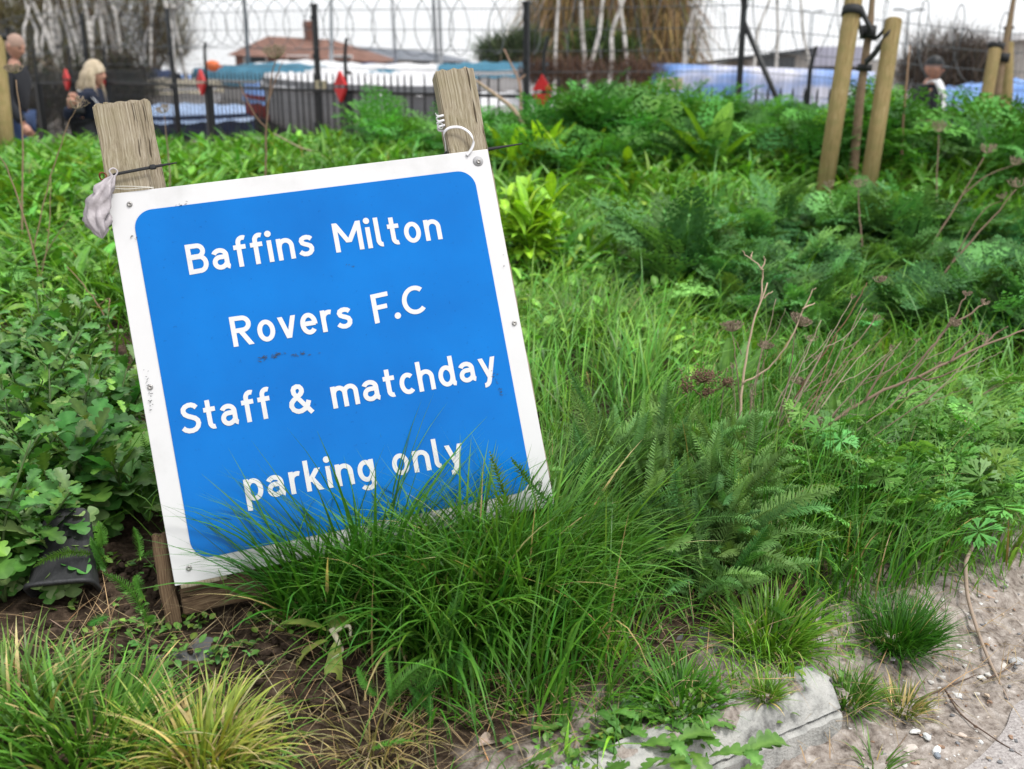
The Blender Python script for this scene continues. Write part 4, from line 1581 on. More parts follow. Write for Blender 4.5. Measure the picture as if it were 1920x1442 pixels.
def stalk(label, base, lines, heads=(), col=BR, rad=.0022, seed=0, name="dead_stalk", cat="dead stalk", dback=0.0):
    """base pixel gives the spot on the ground; lines and heads are then laid out in the upright plane through that spot"""
    r = np.random.default_rng(seed + 77)
    g, d = G(*base)
    root = thing(name, label, cat, g)
    def pt(x, y):
        k = d + dback * (base[1] - y) / 300 + r.normal(0, .006)
        return P(x, y, k) - g
    st = MB()
    for i, ln in enumerate(lines):
        pts = [pt(*q) for q in ln]
        if i == 0: pts = [Vector((0, 0, -.02))] + pts
        pts = smooth_pts(pts, 5)
        pts[1:-1] += r.normal(0, .0012, (len(pts) - 2, 3))
        k = rad * 1.35 * (1 if i == 0 else .6)
        st.tube(pts, [k, k * .8, k * .45], 6, np.array(col) * r.uniform(.85, 1.2))
    st.build("stem", M_dry, root)
    for j, (x, y, rr_, n) in enumerate(heads):
        h = MB()
        c = pt(x, y)
        rr_ *= 1.1
        umbel(h, c, (r.normal(.1, .25), r.normal(0, .2), 1), rr_, n, np.array(TAN) * 1.1, .8, seed=seed * 10 + j)
        h.build("seed_head", M_dry, root)
    return root


stalk("tallest bleached dead stalk with a forked tip on the right bank", (1375, 915), [[(1385, 830), (1392, 720), (1412, 610), (1439, 530)], [(1425, 570), (1430, 520), (1425, 500), (1400, 480), (1392, 470)],
      [(1427, 505), (1434, 490), (1432, 480)], [(1408, 484), (1410, 472)], [(1430, 560), (1449, 546)], [(1392, 720), (1440, 690), (1480, 640), (1517, 555), (1530, 540)], [(1505, 580), (1528, 568)]],
      [(1503, 605, .014, 26)], (.42, .32, .23), .0030, 1)
stalk("dark dead stalk with a cup-shaped umbel left of the forked stalk", (1382, 910), [[(1392, 800), (1382, 700), (1373, 625)], [(1390, 665), (1376, 632)]], [(1373, 622, .026, 60)], BR, .0018, 2)
stalk("dead stalk with a shaggy drooping umbel right of the forked stalk", (1455, 900), [[(1462, 790), (1482, 690), (1493, 612)]], [(1496, 610, .026, 60)], BR, .0018, 3)
stalk("short dead stalk with a small feathery umbel", (1420, 890), [[(1428, 790), (1431, 720), (1432, 656)]], [(1434, 655, .020, 34)], BR, .0014, 4)
stalk("long dead branch sweeping right across the bank", (1425, 930), [[(1470, 860), (1535, 808), (1640, 742), (1740, 698), (1840, 650), (1925, 618)], [(1690, 720), (1740, 660), (1775, 615), (1806, 565), (1812, 548)],
      [(1775, 615), (1830, 580), (1848, 560)], [(1620, 755), (1655, 690), (1676, 660)], [(1780, 680), (1800, 655), (1838, 625)], [(1840, 650), (1870, 625), (1890, 612)], [(1720, 705), (1745, 712), (1800, 690)]],
      [(1788, 612, .018, 40), (1845, 572, .012, 22), (1812, 555, .012, 20), (1540, 805, .026, 40), (1838, 628, .008, 12)], BR, .0036, 5)
stalk("dead stalk with dense brown seed clusters nearest the sign", (1262, 905), [[(1275, 850), (1296, 790), (1318, 740)], [(1316, 745), (1300, 730), (1288, 722)], [(1318, 740), (1345, 730), (1368, 715)]], (), (.12, .075, .05), .0026, 6)
g, d = G(1262, 905)
q6 = [o for o in COL.objects if o.get('label', '').startswith("dead stalk with dense brown")][0]
for cx, cy, n, sx_, sy_ in ((1318, 705, 240, .022, .011), (1288, 725, 90, .009, .010), (1365, 718, 80, .010, .007), (1325, 735, 70, .008, .006)):
    h = MB()
    c = P(cx, cy, d) - g
    for k in range(n):
        p0 = np.array(c) + rng.normal(0, 1, 3) * [sx_, sx_ * .7, sy_]
        dd_ = rng.normal(0, 1, 3)
        dd_ *= .0022 / np.linalg.norm(dd_)
        h.tube([p0 - dd_, p0, p0 + dd_], [.0009, .0022, .0009], 5, np.array((.20, .125, .085)) * rng.uniform(.6, 1.4))
        if k % 6 == 0: h.tube([np.array(c) - [0, 0, sy_ * 1.6], p0], .0007, 3, (.16, .1, .07))
    h.build("seed_head", M_dry, q6)
stalk("thin dead stalk with a lone broken umbel in the middle of the bank", (1480, 930), [[(1482, 860), (1500, 835), (1530, 770), (1590, 680)]], [(1500, 838, .014, 26), (1497, 720, .018, 14)], BR, .0016, 7)
stalk("slim reddish dead stalk leaning between the umbels", (1440, 905), [[(1470, 800), (1500, 730), (1560, 640), (1610, 560), (1625, 530)]], [(1650, 530, .016, 30)], (.20, .11, .07), .0018, 8)
stalk("second slim reddish stalk with a bud tip", (1450, 915), [[(1475, 830), (1530, 740), (1570, 628)]], [], (.24, .14, .09), .0014, 9)
stalk("reddish dead stem standing in the cranesbill at the right", (1838, 945), [[(1828, 880), (1820, 830), (1809, 788)]], [], (.30, .14, .08), .0022, 10)
stalk("thin dead stalk with a flat umbel below the tree stakes", (1622, 560), [[(1617, 470), (1611, 400), (1610, 355)]], [(1611, 352, .036, 26)], BR, .0035, 11)
stalk("thin pale stalk left of the flat umbel below the stakes", (1600, 500), [[(1585, 430), (1562, 385), (1555, 355)]], [(1555, 352, .035, 18)], TAN, .0028, 12)
stalk("tall thin stalk with a wide umbel right of the stakes", (1757, 470), [[(1756, 400), (1757, 320), (1760, 252)]], [(1762, 248, .05, 34)], BR, .0035, 13)
stalk("long leaning stalk with an umbel near the right edge", (1690, 560), [[(1740, 470), (1790, 390), (1845, 295)], [(1800, 370), (1850, 330), (1900, 310)]], [(1850, 288, .04, 28), (1903, 310, .034, 24)], (.20, .14, .10), .0038, 14)
stalk("forked leaning stalk at the right edge with two umbels", (1700, 600), [[(1780, 500), (1850, 420), (1905, 355)], [(1780, 500), (1840, 400), (1880, 375)]], [(1908, 352, .036, 24), (1880, 372, .022, 16)], (.20, .14, .10), .0034, 15)
stalk("tall bare stem right of the stakes rising above the skyline", (1690, 345), [[(1692, 250), (1700, 150), (1706, 85)]], [], (.26, .17, .11), .007, 16)
stalk("tall umbel stalk in front of the left-hand stake", (42, 505), [[(42, 400), (42, 260), (30, 150)]], [(28, 138, .034, 60)], (.26, .18, .12), .0032, 17)
stalk("branched dead stalk at the left edge", (70, 590), [[(72, 520), (55, 440), (18, 330), (-5, 285)], [(72, 510), (100, 450), (135, 405)], [(60, 480), (95, 330), (125, 240), (142, 205)], [(66, 560), (90, 450), (95, 330)]],
      [(145, 204, .035, 18)], (.24, .17, .11), .0026, 18)
stalk("small umbel stalk just right of the left post", (316, 420), [[(318, 330), (312, 260), (308, 216)]], [(308, 212, .035, 34)], BR, .0030, 19)
stalk("tall umbel stalk in front of the railings", (496, 420), [[(498, 320), (500, 240), (508, 150), (517, 112)], [(498, 240), (478, 215), (450, 160), (447, 155)], [(500, 200), (520, 140), (530, 115)]], [(517, 110, .06, 60)], (.20, .13, .09), .0040, 20)
stalk("leaning broken stem behind the sign's top edge", (640, 325), [[(610, 295), (560, 275), (512, 250)]], [], TAN, .006, 21)
stalk("thick pale stem lying across the plants behind the right post", (1010, 300), [[(970, 215), (925, 175), (884, 146)]], [], (.40, .30, .22), .013, 22)
stalk("dead thistle stem below the fence post", (975, 285), [[(976, 180), (970, 145), (945, 92)], [(974, 150), (985, 140)]], [], (.34, .22, .16), .009, 23)
stalk("fine leaning stem left of the sign", (215, 640), [[(200, 600), (165, 545), (125, 500)], [(200, 600), (205, 560), (180, 575)]], [], (.34, .22, .15), .0018, 24)

FAN = [(1390, 905, 1455, 560, 20), (1400, 915, 1520, 640, 25), (1408, 920, 1560, 700, 30), (1386, 905, 1372, 690, -6), (1415, 920, 1480, 720, 10), (1440, 925, 1640, 600, 35),
       (1452, 930, 1690, 640, 30), (1430, 925, 1598, 560, 30), (1395, 912, 1432, 640, 8), (1470, 935, 1760, 690, 25), (1425, 918, 1540, 600, 22), (1405, 905, 1410, 740, 4)]
FAN += [(a + rng.normal(10, 20), b + rng.normal(0, 8), c + rng.normal(15, 35), d + rng.normal(20, 40), e) for a, b, c, d, e in FAN[1:]] + [(1560, 900, 1720, 640, 25), (1600, 900, 1790, 600, 30), (1650, 880, 1850, 640, 35), (1700, 860, 1900, 700, 25)]
for i, (bx_, by_, tx, ty, cv) in enumerate(FAN):
    m1, m2 = (bx_ * .6 + tx * .4 - cv * .5, by_ * .6 + ty * .4), (bx_ * .25 + tx * .75 - cv * .3, by_ * .25 + ty * .75)
    f_ = (tx + cv * .9, ty + 18)
    o = stalk("thin bare dead stalk fanning out among the umbels on the right bank", (bx_, by_), [[m1, m2, (tx, ty)], [m2, ((m2[0] + f_[0]) / 2, m2[1] - 20), f_]], [(tx, ty, (.010, .016)[i % 4 == 1], 9)] if i % 2 else [], ((.28, .22, .165), (.38, .31, .235), (.24, .17, .125))[i % 3], .0014, 40 + i)
    o['group'] = "thin bare stalks among the umbels"
stalk("wispy umbel stalk beside the brown seed clusters", (1340, 900), [[(1350, 800), (1358, 720), (1365, 690)]], [(1500, 722, .018, 24)], (.3, .24, .18), .0012, 60)

# ------------------------------------------------------------------ kerb, stones, twigs, planter, slabs
M_kerb = noise_mat("lichened_concrete", [(0.30, (0.10, 0.10, 0.095)), (0.39, (0.25, 0.25, 0.24)), (0.48, (0.40, 0.40, 0.38)), (0.62, (0.48, 0.475, 0.45)), (0.8, (0.56, 0.55, 0.53))], 19, 10, .9, .9, 190, bdist=.004)
ka, kd = G(1585, 1405)
ang = R(30.4)
KM = Matrix.Translation((0.6155, 1.545, 0.0)) @ Matrix.Rotation(ang, 4, 'Z')
# profile (depth y, height z) with a half-battered face and a moulding line
prof = [(0.0, -.08), (0.0, .060), (.004, .064), (.013, .066), (.013, .069), (.006, .073), (.010, .078), (.017, .094), (.028, .109), (.040, .117), (.052, .119), (.085, .1195), (.088, .112), (.088, -.08)]
xs = np.concatenate([np.linspace(-.95, -.02, 110), [-.010, -.003, 0.0]])
kv, kq = [], []
rk = np.random.default_rng(2)
for i, x in enumerate(xs):
    sh = max(0, (x + .012)) * .9
    for (y, z) in prof:
        yy = y + (sh if y < .05 else -sh)
        zz = z - (sh * .8 if z > 0 else 0)
        zz += .0012 * math.sin(x * 120 + y * 60) + rk.normal(0, .0006) - (.012 * math.exp(-((x + .02) / .02) ** 2) if z > .09 and y < .05 else 0)
        kv.append((x, yy + rk.normal(0, .0006), zz))
m_ = len(prof)
for i in range(len(xs) - 1):
    for j in range(m_ - 1):
        kq.append((i * m_ + j, i * m_ + j + 1, (i + 1) * m_ + j + 1, (i + 1) * m_ + j))
kt = [((len(xs) - 1) * m_, (len(xs) - 1) * m_ + j + 1, (len(xs) - 1) * m_ + j + 2) for j in range(m_ - 2)] + [(0, j + 2, j + 1) for j in range(m_ - 2)]
kb = MB().add(kv, kq, kt).build("kerb_stone", M_kerb, smooth=False)
kb.matrix_world = KM
tag(kb, "weathered concrete kerb stone ending in the dirt at the bottom right", "kerb")


def rock(mb, c, r, col, seed, flat=.6, sub=2):
    q = np.random.default_rng(seed)
    bm = bmesh.new()
    bmesh.ops.create_icosphere(bm, subdivisions=sub, radius=1)
    s = np.array([1, q.uniform(.55, .95), flat * q.uniform(.7, 1.1)])
    off = q.uniform(0, 9, 3)
    a = q.uniform(0, 6.28)
    for v in bm.verts:
        n_ = 1 + .22 * math.sin(2.1 * v.co.x + off[0]) * math.cos(2.7 * v.co.y + off[1]) + .12 * math.sin(5 * v.co.z + off[2] + 3 * v.co.x)
        p = v.co * n_
        p = Vector((p.x * s[0], p.y * s[1], max(-.5, min(.75, p.z)) * s[2])) * r
        v.co = Matrix.Rotation(a, 3, 'Z') @ p + Vector(c)
    mb.bm(bm, None, col)


gr = MB()
for k in range(4200):
    x, y = rng.uniform(.35, 1.7), rng.uniform(1.2, 2.3)
    s = sdist(x, y)
    if not (-.30 < s < .12) or rng.uniform() > .75: continue
    if s > -.1 and x < .62: continue
    c = [(.62, .60, .57), (.42, .36, .31), (.34, .22, .15), (.22, .22, .23), (.5, .4, .3), (.7, .7, .69)][rng.integers(6)]
    r = abs(rng.normal(.0, .0030)) + .0012
    rock(gr, (x, y, float(hgt(x, y)) + r * .2 + (.008 if s < -.17 else 0)), r, np.array(c) * rng.uniform(.7, 1.1), k, .6, 1)
tag(gr.build("gravel", M_stone, smooth=False), kind='stuff')
PEB = [((1715, 1377), .011, (.72, .72, .70), "white pebble"), ((1738, 1383), .009, (.60, .62, .62), "pale chip"), ((1755, 1410), .012, (.74, .74, .73), "bright white stone"), ((1757, 1421), .010, (.24, .27, .31), "blue-grey stone"),
       ((1706, 1410), .014, (.55, .49, .44), "long tan stone"), ((1892, 1405), .010, (.42, .30, .23), "brown pebble"), ((1850, 1200), .008, (.7, .7, .68), "small white chip"), ((1803, 1383), .009, (.62, .52, .45), "cream pebble"),
       ((1905, 1245), .015, (.42, .42, .42), "flat grey flint"), ((1795, 1305), .010, (.66, .66, .64), "white flake"), ((1880, 1252), .011, (.60, .55, .5), "buff stone"), ((1840, 1272), .008, (.7, .69, .67), "pale flake")]
for i, ((px, py), r, c, lab) in enumerate(PEB):
    g, d = G(px, py)
    m = MB()
    rock(m, (0, 0, r * .25), r, c, 900 + i, .55, 2)
    o = m.build("stone", M_stone, smooth=False)
    o.location = g
    where = ("nearest the kerb among the white stones", "second from the kerb among the white stones", "below the two white chips", "tucked under the bright white stone", "left of the bright white stone at the bottom", "on the asphalt edge by the corner",
             "beside the long bent branch", "on the dirt between kerb and road", "at the right edge on the dirt", "midway along the dirt edge", "right of the branch tip", "under the branch tip")[i]
    tag(o, f"{lab} {where}", "stone", "stones on the dirt verge")


def branch(name, label, pix, rad, col, lift=.008, forks=(), cat="branch"):
    m = MB()
    pts = []
    for px, py in pix:
        g, d = G(px, py)
        pts.append(np.array(g) + [0, 0, lift])
    o0 = pts[0]
    pts = smooth_pts([p - o0 for p in pts], 8)
    pts[1:-1] += rng.normal(0, rad * .12, (len(pts) - 2, 3))
    m.tube(pts, rad if np.ndim(rad) else [rad, rad * .8, rad * .4], 7, col)
    for f in forks:
        q = smooth_pts([np.array(G(*a)[0]) + [0, 0, lift * 1.3] - o0 for a in f], 5)
        m.tube(q, [.0016, .0007], 5, col)
    o = m.build(name, M_dry)
    o.location = o0
    return tag(o, label, cat)


# the bent branch leans off the bank on to the dirt
gb, db = G(1818, 1150)
m = MB()
bp_ = [Vector(G(a, b)[0]) + Vector((0, 0, l)) for a, b, l in ((1818, 1066, .055), (1806, 1090, .05), (1806, 1112, .04), (1812, 1145, .03), (1830, 1195, .018), (1850, 1240, .010), (1872, 1285, .007), (1890, 1318, .006))]
pts = smooth_pts([p - gb for p in bp_], 7)
m.tube(pts, [.0042, .0048, .0042, .0036, .0030, .0012], 8, (.36, .28, .22))
o = m.build("bent_branch", M_dry)
o.location = gb
tag(o, "long bent branch leaning off the bank on to the dirt verge", "branch")
branch("twig", "dark twig crossing the dirt towards the asphalt", [(1770, 1300), (1800, 1345), (1850, 1385), (1915, 1425)], .0020, (.13, .09, .07))
branch("twig", "dark forked twig just right of the kerb tuft", [(1725, 1320), (1765, 1300), (1830, 1272)], .0022, (.13, .09, .07), forks=[[(1768, 1300), (1790, 1330), (1805, 1345)]])
branch("twig", "pale thin twig at the bottom of the dirt verge", [(1775, 1378), (1800, 1388), (1838, 1393)], .0013, (.42, .33, .25))
branch("twig", "short brown twig beside the bent branch's lower end", [(1850, 1280), (1885, 1262), (1915, 1240)], .0016, (.16, .11, .08))
branch("twig", "thin twig lying below the yarrow", [(1150, 1200), (1260, 1210), (1330, 1225)], .0016, (.26, .18, .13))
branch("twig", "curled dry twig in the left soil hollow", [(18, 1190), (40, 1215), (55, 1242)], .0016, (.30, .2, .14))
branch("twig", "thin root lying across the left soil", [(95, 1170), (125, 1190), (150, 1200)], .0012, (.34, .24, .18))
branch("twig", "twig at the bottom edge right of the asphalt corner", [(1660, 1440), (1690, 1400), (1700, 1385)], .0016, (.2, .15, .11))

# dry leaves
def dryleaf(label, px, py, s, col, az_):
    g, d = G(px, py)
    m = MB()
    T = grid_leaf(8, lambda t: .55 * math.sin(math.pi * (t * .94 + .03)) ** .8, .1, 3, .5, 1.2)
    inst(m, T, np.array([[0, 0, .006]]), rots(np.array([az_]), np.array([.25]), np.array([.4])), [s], np.array([col]))
    o = m.build("dry_leaf", M_leaf)
    o.location = g
    tag(o, label, "leaf")


dryleaf("curled pale dry leaf in the thatch at the bottom", 895, 1405, .045, (.42, .34, .28), -.9)
dryleaf("orange dry leaf on the dirt beside the bent branch", 1855, 1218, .022, (.50, .27, .12), .6)

# grey plastic trough half buried under the weeds
M_plast = noise_mat("grey_plastic", [(0.3, (0.026, 0.027, 0.030)), (0.7, (0.055, 0.056, 0.060))], 14, 6, .55, .15, 90, spec=.4)
g, d = G(105, 1150)
tr = MB()
bm = bmesh.new()
rw = [(.10, .030, .0), (.155, .045, .24), (.165, .055, .24), (.168, .058, .252), (.150, .041, .252), (.095, .026, .02)]
rings = []
for hx, hy, z in rw:
    ring = []
    for k in range(28):
        a = k / 28 * PI2
        cx, sx = math.cos(a), math.sin(a)
        ring.append(bm.verts.new((hx * math.copysign(abs(cx) ** .45, cx), hy * math.copysign(abs(sx) ** .45, sx) * 1.9, z)))
    rings.append(ring)
for r0, r1 in zip(rings, rings[1:]):
    for k in range(28):
        bm.faces.new((r0[k], r0[(k + 1) % 28], r1[(k + 1) % 28], r1[k]))
bm.faces.new(rings[0][::-1])
bm.faces.new(rings[-1])
tr.bm(bm)
o = tr.build("plastic_planter", M_plast)
o.matrix_world = Matrix.Translation(g + Vector((.0, .05, .04))) @ Matrix.Rotation(R(12), 4, 'Z') @ Matrix.Rotation(R(138), 4, 'X') @ Matrix.Scale(.62, 4) @ Matrix.Scale(.62, 4, (1, 0, 0)) @ Matrix.Translation((0, 0, -.22))
tag(o, "grey plastic planter tipped over under the lobed weeds", "planter")

M_slate = noise_mat("grey_slab", [(0.3, (0.075, 0.078, 0.08)), (0.7, (0.17, 0.172, 0.175))], 18, 7, .8, .5, 60, spec=.3, bdist=.004)
for lab, px, py, sx, sy, a, rx in (("grey stone slab half buried below the sign's left end", 355, 1222, .11, .055, .1, .22), ("grey stone slab under the yarrow's edge", 1300, 1200, .10, .05, -.2, .2), ("smaller grey slab just behind the light tuft", 1370, 1205, .06, .04, .3, .1)):
    g, d = G(px, py)
    m = MB()
    rock(m, (0, 0, 0), sx * .6, (0.5, 0.5, 0.5), int(px), .22, 3)
    o = m.build("stone_slab", M_slate, smooth=False)
    o.location = g + Vector((0, 0, -.012))
    o.rotation_euler = (rx, .05, a)
    tag(o, lab, "slab")

# clods of dug soil
M_clod = noise_mat("dark_clod", [(0.32, (0.016, 0.011, 0.008)), (0.5, (0.045, 0.031, 0.022)), (0.7, (0.10, 0.072, 0.052))], 45, 8, .95, 1.0, 90, spec=.15, bdist=.01)
cb = MB()
for k in range(420):
    cx, cy, sx, sy = ((500, 1235, 70, 30), (230, 1090, 80, 40), (150, 1220, 150, 60), (620, 1310, 80, 50), (300, 1280, 70, 25))[k % 5]
    px, py = rng.normal(cx, sx * .6), rng.normal(cy, sy * .6)
    g, d = G(px, py)
    r = abs(rng.normal(.004, .005)) + .002
    rock(cb, (g.x, g.y, g.z + r * .3), min(r, .02), (.5, .5, .5), 3000 + k, .8, 2)
tag(cb.build("soil_clods", M_clod, smooth=False), kind='stuff')

# ------------------------------------------------------------------ tree stakes
def gz(x, y): return float(hgt(x, y))


def post_round(mb, p0, p1, r, col=(.5, .5, .5), n=14):
    """round stake with a chamfered top"""
    p0, p1 = np.array(tuple(p0)), np.array(tuple(p1))
    d = (p1 - p0) / np.linalg.norm(p1 - p0)
    mb.tube([p0, p0 * .5 + p1 * .5, p1 - d * r * .15, p1], [r, r, r, r * .82][0:4] if False else r, n, col)


def local_post(name, p0, p1, r, mat, parent, n=14):
    """post with its own frame so that grain runs along it"""
    p0, p1 = Vector(p0), Vector(p1)
    L_ = (p1 - p0).length
    m = MB()
    m.tube([(0, 0, 0), (0, 0, L_ * .5), (0, 0, L_ - r * .15), (0, 0, L_ - r * .149), (0, 0, L_)], 1, n)
    v = m.v[0]
    rad = np.where(v[:, 2] > L_ - r * .1, r * .86, r)
    v[:, 0] *= rad
    v[:, 1] *= rad
    o = m.build(name, mat, parent)
    q = (p1 - p0).to_track_quat('Z', 'Y')
    loc = p0 - parent.location if parent is not None else p0
    o.location = loc
    o.rotation_mode = 'QUATERNION'
    o.rotation_quaternion = q
    return o


def strap(mb, pts, wid, th=.006, nrm=(0, 0, 1)):
    ribbon(mb, smooth_pts(pts, 6), wid, nrm, th)


def ring(mb, c, r, h, axis_=(0, 0, 1), th=.008, n=18):
    q = Vector(axis_).to_track_quat('Z', 'Y').to_matrix()
    pts = [Vector(c) + q @ Vector((r * math.cos(a), r * math.sin(a), 0)) for a in np.arange(n + 1) / n * PI2]
    ribbon(mb, pts, h, tuple(axis_), th)


def stake_thing(label, px, d, top, r=.05, group="tree stakes"):
    """stake from base pixel column to top pixel at depth d"""
    a = P(px[0], px[1], d)
    a.z = gz(a.x, a.y) - .05
    b = P(top[0], top[1], d - .02)
    low = P(px[0], px[1], d)
    # carry the seen lean down to the ground
    dirv = (b - low).normalized()
    k = (low.z - a.z) / dirv.z
    a = low - dirv * k
    t = thing("tree_stake", label, "stake", a, group=group)
    local_post("post", a, b, r, M_stake, t)
    return a, b, t


D1 = 5.75
sa = stake_thing("thick wooden stake left of the staked sapling, running out of the top of the picture", (1556, 290), D1, (1610, -60), .050)
sb = stake_thing("shorter wooden stake right of the staked sapling with a flat top", (1641, 265), D1 - .02, (1676, 36), .048)


def sapling(label, base, d, pts, r, seed, crown_top=3.2):
    g = P(*base, d)
    gg = Vector((g.x, g.y, gz(g.x, g.y)))
    t = thing("sapling", label, "tree", gg)
    ps = [P(x, y, d) - gg for x, y in pts]
    low = ps[0]
    dirv = (ps[0] - ps[1]).normalized()
    ps = [low + dirv * (low.z / -dirv.z + .03) if dirv.z < 0 else Vector((0, 0, -.03))] + ps
    end = ps[-1] + (ps[-1] - ps[-2]).normalized() * 1.3
    m = MB()
    m.tube(smooth_pts(ps + [end], 6), [r, r * .9, r * .7, r * .35], 9, (.24, .17, .10))
    m.build("trunk", M_saptrunk, t)
    q = np.random.default_rng(seed)
    m = MB()
    for k in range(26):
        o = np.array(end) * (1 - q.uniform(0, .35)) + np.array(ps[-1]) * 0
        o = np.array(ps[-1]) + (np.array(end) - np.array(ps[-1])) * q.uniform(.35, 1)
        a = q.uniform(0, PI2)
        e = o + np.array([math.cos(a) * .35, math.sin(a) * .35, .45]) * q.uniform(.5, 1.2)
        m.tube(smooth_pts([o, (o + e) / 2 + [0, 0, -.04], e], 3), [.006, .0025], 4, (.2, .14, .09))
    m.build("crown", M_twig, t)
    return gg, ps


ga, pa_ = sapling("slim sapling trunk tied between two wooden stakes on the mound", (1604, 275), D1 + .22, [(1604, 275), (1612, 190), (1622, 110), (1632, 40), (1638, -30)], .030, 1)
tie = MB()
c1, c2, c3 = P(1598, 22, D1 - .02), P(1628, 60, D1 + .2), P(1664, 60, D1 + .02)
ring(tie, c1, .056, .050, (sa[1] - sa[0]).normalized(), .008)
ring(tie, c2, .042, .075, (.05, 0, 1), .010)
strap(tie, [c1 + Vector((.05, -.02, .005)), (c1 + c2) / 2 + Vector((.02, -.045, .005)), c2 + Vector((.0, -.04, .02))], .040)
strap(tie, [c1 + Vector((.05, .03, -.04)), (c1 + c2) / 2 + Vector((.02, .03, -.06)), c2 + Vector((-.01, .02, -.02))], .034)
strap(tie, [c2 + Vector((.03, 0, -.04)), (c2 + c3) / 2 + Vector((0, 0, -.03)), P(1662, 52, D1 + .04)], .022)
strap(tie, [P(1622, 118, D1 + .16), P(1640, 100, D1 + .06), P(1664, 68, D1 - .07), P(1684, 52, D1 - .03)], .040)
ring(tie, P(1621, 127, D1 + .22), .040, .040, (.05, 0, 1), .008)
tag(tie.build("tree_tie", M_rubber), "black rubber strap tying the sapling between the two stakes", "tree tie")

D2 = 9.0
sc1 = stake_thing("left stake of the far pair at the right edge", (1846, 205), D2, (1866, 92), .055)
sd1 = stake_thing("right stake of the far pair at the right edge", (1887, 215), D2 + .3, (1889, 80), .055)
sapling("thin sapling between the far pair of stakes at the right edge", (1864, 215), D2 + .15, [(1865, 215), (1878, 120), (1892, 50), (1902, -10)], .038, 2)
tie = MB()
ring(tie, P(1867, 85, D2), .062, .05, (.1, 0, 1), .01)
ring(tie, P(1880, 108, D2 + .15), .055, .08, (.1, 0, 1), .012)
strap(tie, [P(1870, 80, D2 - .06), P(1878, 88, D2 - .02), P(1888, 82, D2 + .22)], .06)
tag(tie.build("tree_tie", M_rubber), "black rubber strap round the far pair of stakes", "tree tie")
D3 = 7.6
stake_thing("leaning wooden stake in front of the man at the left edge", (8, 225), D3, (-8, 68), .058)
stake_thing("second stake cut off by the left edge", (-16, 225), D3 + .5, (-40, 60), .055)
tie = MB()
ring(tie, P(-6, 70, D3), .066, .05, (-.1, 0, 1), .012)
tag(tie.build("tree_tie", M_rubber), "black rubber loop on top of the stake at the left edge", "tree tie")


# ------------------------------------------------------------------ fences behind the path
FL = [(-.66, 27), (-.56, 24.2), (-.4727, 22), (-.4016, 19.9), (-.321, 17.5), (-.184, 14.2), (-.06, 12.5), (.0137, 11.9), (.216, 11.4), (.4645, 11.2), (.66, 11.1)]


def fline(u, off=0.0):
    D = np.interp(u, [a for a, b in FL], [b for a, b in FL])
    y = D * .97 + off
    return np.array([u * D * (1 + off / D), y])


us = np.linspace(-.66, .66, 600)
fp = np.array([fline(u) for u in us])
fs = np.concatenate([[0], np.cumsum(np.linalg.norm(np.diff(fp, axis=0), axis=1))])


def on_fence(s, off=0.0):
    x, y = np.interp(s, fs, fp[:, 0]), np.interp(s, fs, fp[:, 1])
    e = .05
    t = np.array([np.interp(s + e, fs, fp[:, 0]) - np.interp(s - e, fs, fp[:, 0]), np.interp(s + e, fs, fp[:, 1]) - np.interp(s - e, fs, fp[:, 1])])
    t /= np.linalg.norm(t) + 1e-9
    nrm = np.array([t[1], -t[0]])
    if nrm[1] > 0: nrm = -nrm
    return np.array([x, y]) + nrm * off, t


def s_at(px):
    return float(np.interp((px - CX) / FPX, us, fs))


FZ = -.05
mf = thing("mesh_fence", "tall dark mesh security fence topped with coiled razor wire", "fence", (*on_fence(fs[300])[0], FZ))
O = np.array(mf.location)
ptop = [(0, 2.30), (s_at(95), 2.5), (s_at(225), 2.62), (s_at(372), 2.52), (s_at(623), 2.32), (s_at(985), 2.16), (s_at(1355), 2.16), (s_at(1810), 1.86), (fs[-1], 1.85)]
ztop = lambda s: float(np.interp(s, [a for a, b in ptop], [b for a, b in ptop]))
for s, zt in ptop[1:-1]:
    p, t_ = on_fence(s)
    m = MB()
    M = Matrix.Translation((p[0] - O[0], p[1] - O[1], 0)) @ Matrix.Rotation(math.atan2(t_[1], t_[0]), 4, 'Z')
    m.box((0, 0, zt / 2 - .1 - FZ / 2), (.062, .062, zt + .2), M, bev=.008)
    m.box((0, 0, zt + .01), (.085, .085, .03), M, bev=.008)
    for k in range(5): m.box((0, -.045, .25 + k * (zt - .4) / 4), (.05, .02, .05), M, bev=.005)
    m.build("post", M_black, mf, smooth=False)
s0 = s_at(1355)
p, t_ = on_fence(s0)
br_ = MB()
br_.tube([(p[0] - O[0], p[1] - O[1], 1.95), (p[0] + t_[0] * .95 - O[0], p[1] + t_[1] * .95 - O[1], .1)], .028, 8)
br_.tube([(p[0] - O[0], p[1] - O[1], 2.1), (p[0] - t_[0] * .10 - O[0], p[1] - t_[1] * .10 - O[1], 2.5), (p[0] - t_[0] * .2 - O[0], p[1] - t_[1] * .2 - O[1], 2.95)], [.03, .025], 8)
br_.build("brace", M_black, mf)
wires = MB()
S0, S1 = s_at(-150), s_at(2050)
ss = np.linspace(S0, S1, 150)
for k in range(10):
    pts = []
    for s in ss:
        p, _ = on_fence(s, -.04)
        pts.append((p[0] - O[0], p[1] - O[1], .1 + k * (ztop(s) - .15) / 9))
    wires.tube(pts, .0042, 4, cap=False)
sv = S0
while sv < S1:
    p, _ = on_fence(sv, -.05)
    wires.tube([(p[0] - O[0], p[1] - O[1], .1), (p[0] - O[0], p[1] - O[1], ztop(sv))], .0019, 3, cap=False)
    sv += .055
wires.build("mesh_panel", M_wire, mf)
coil = MB()
pts, k = [], 0
sv = S0
hr = np.random.default_rng(5)
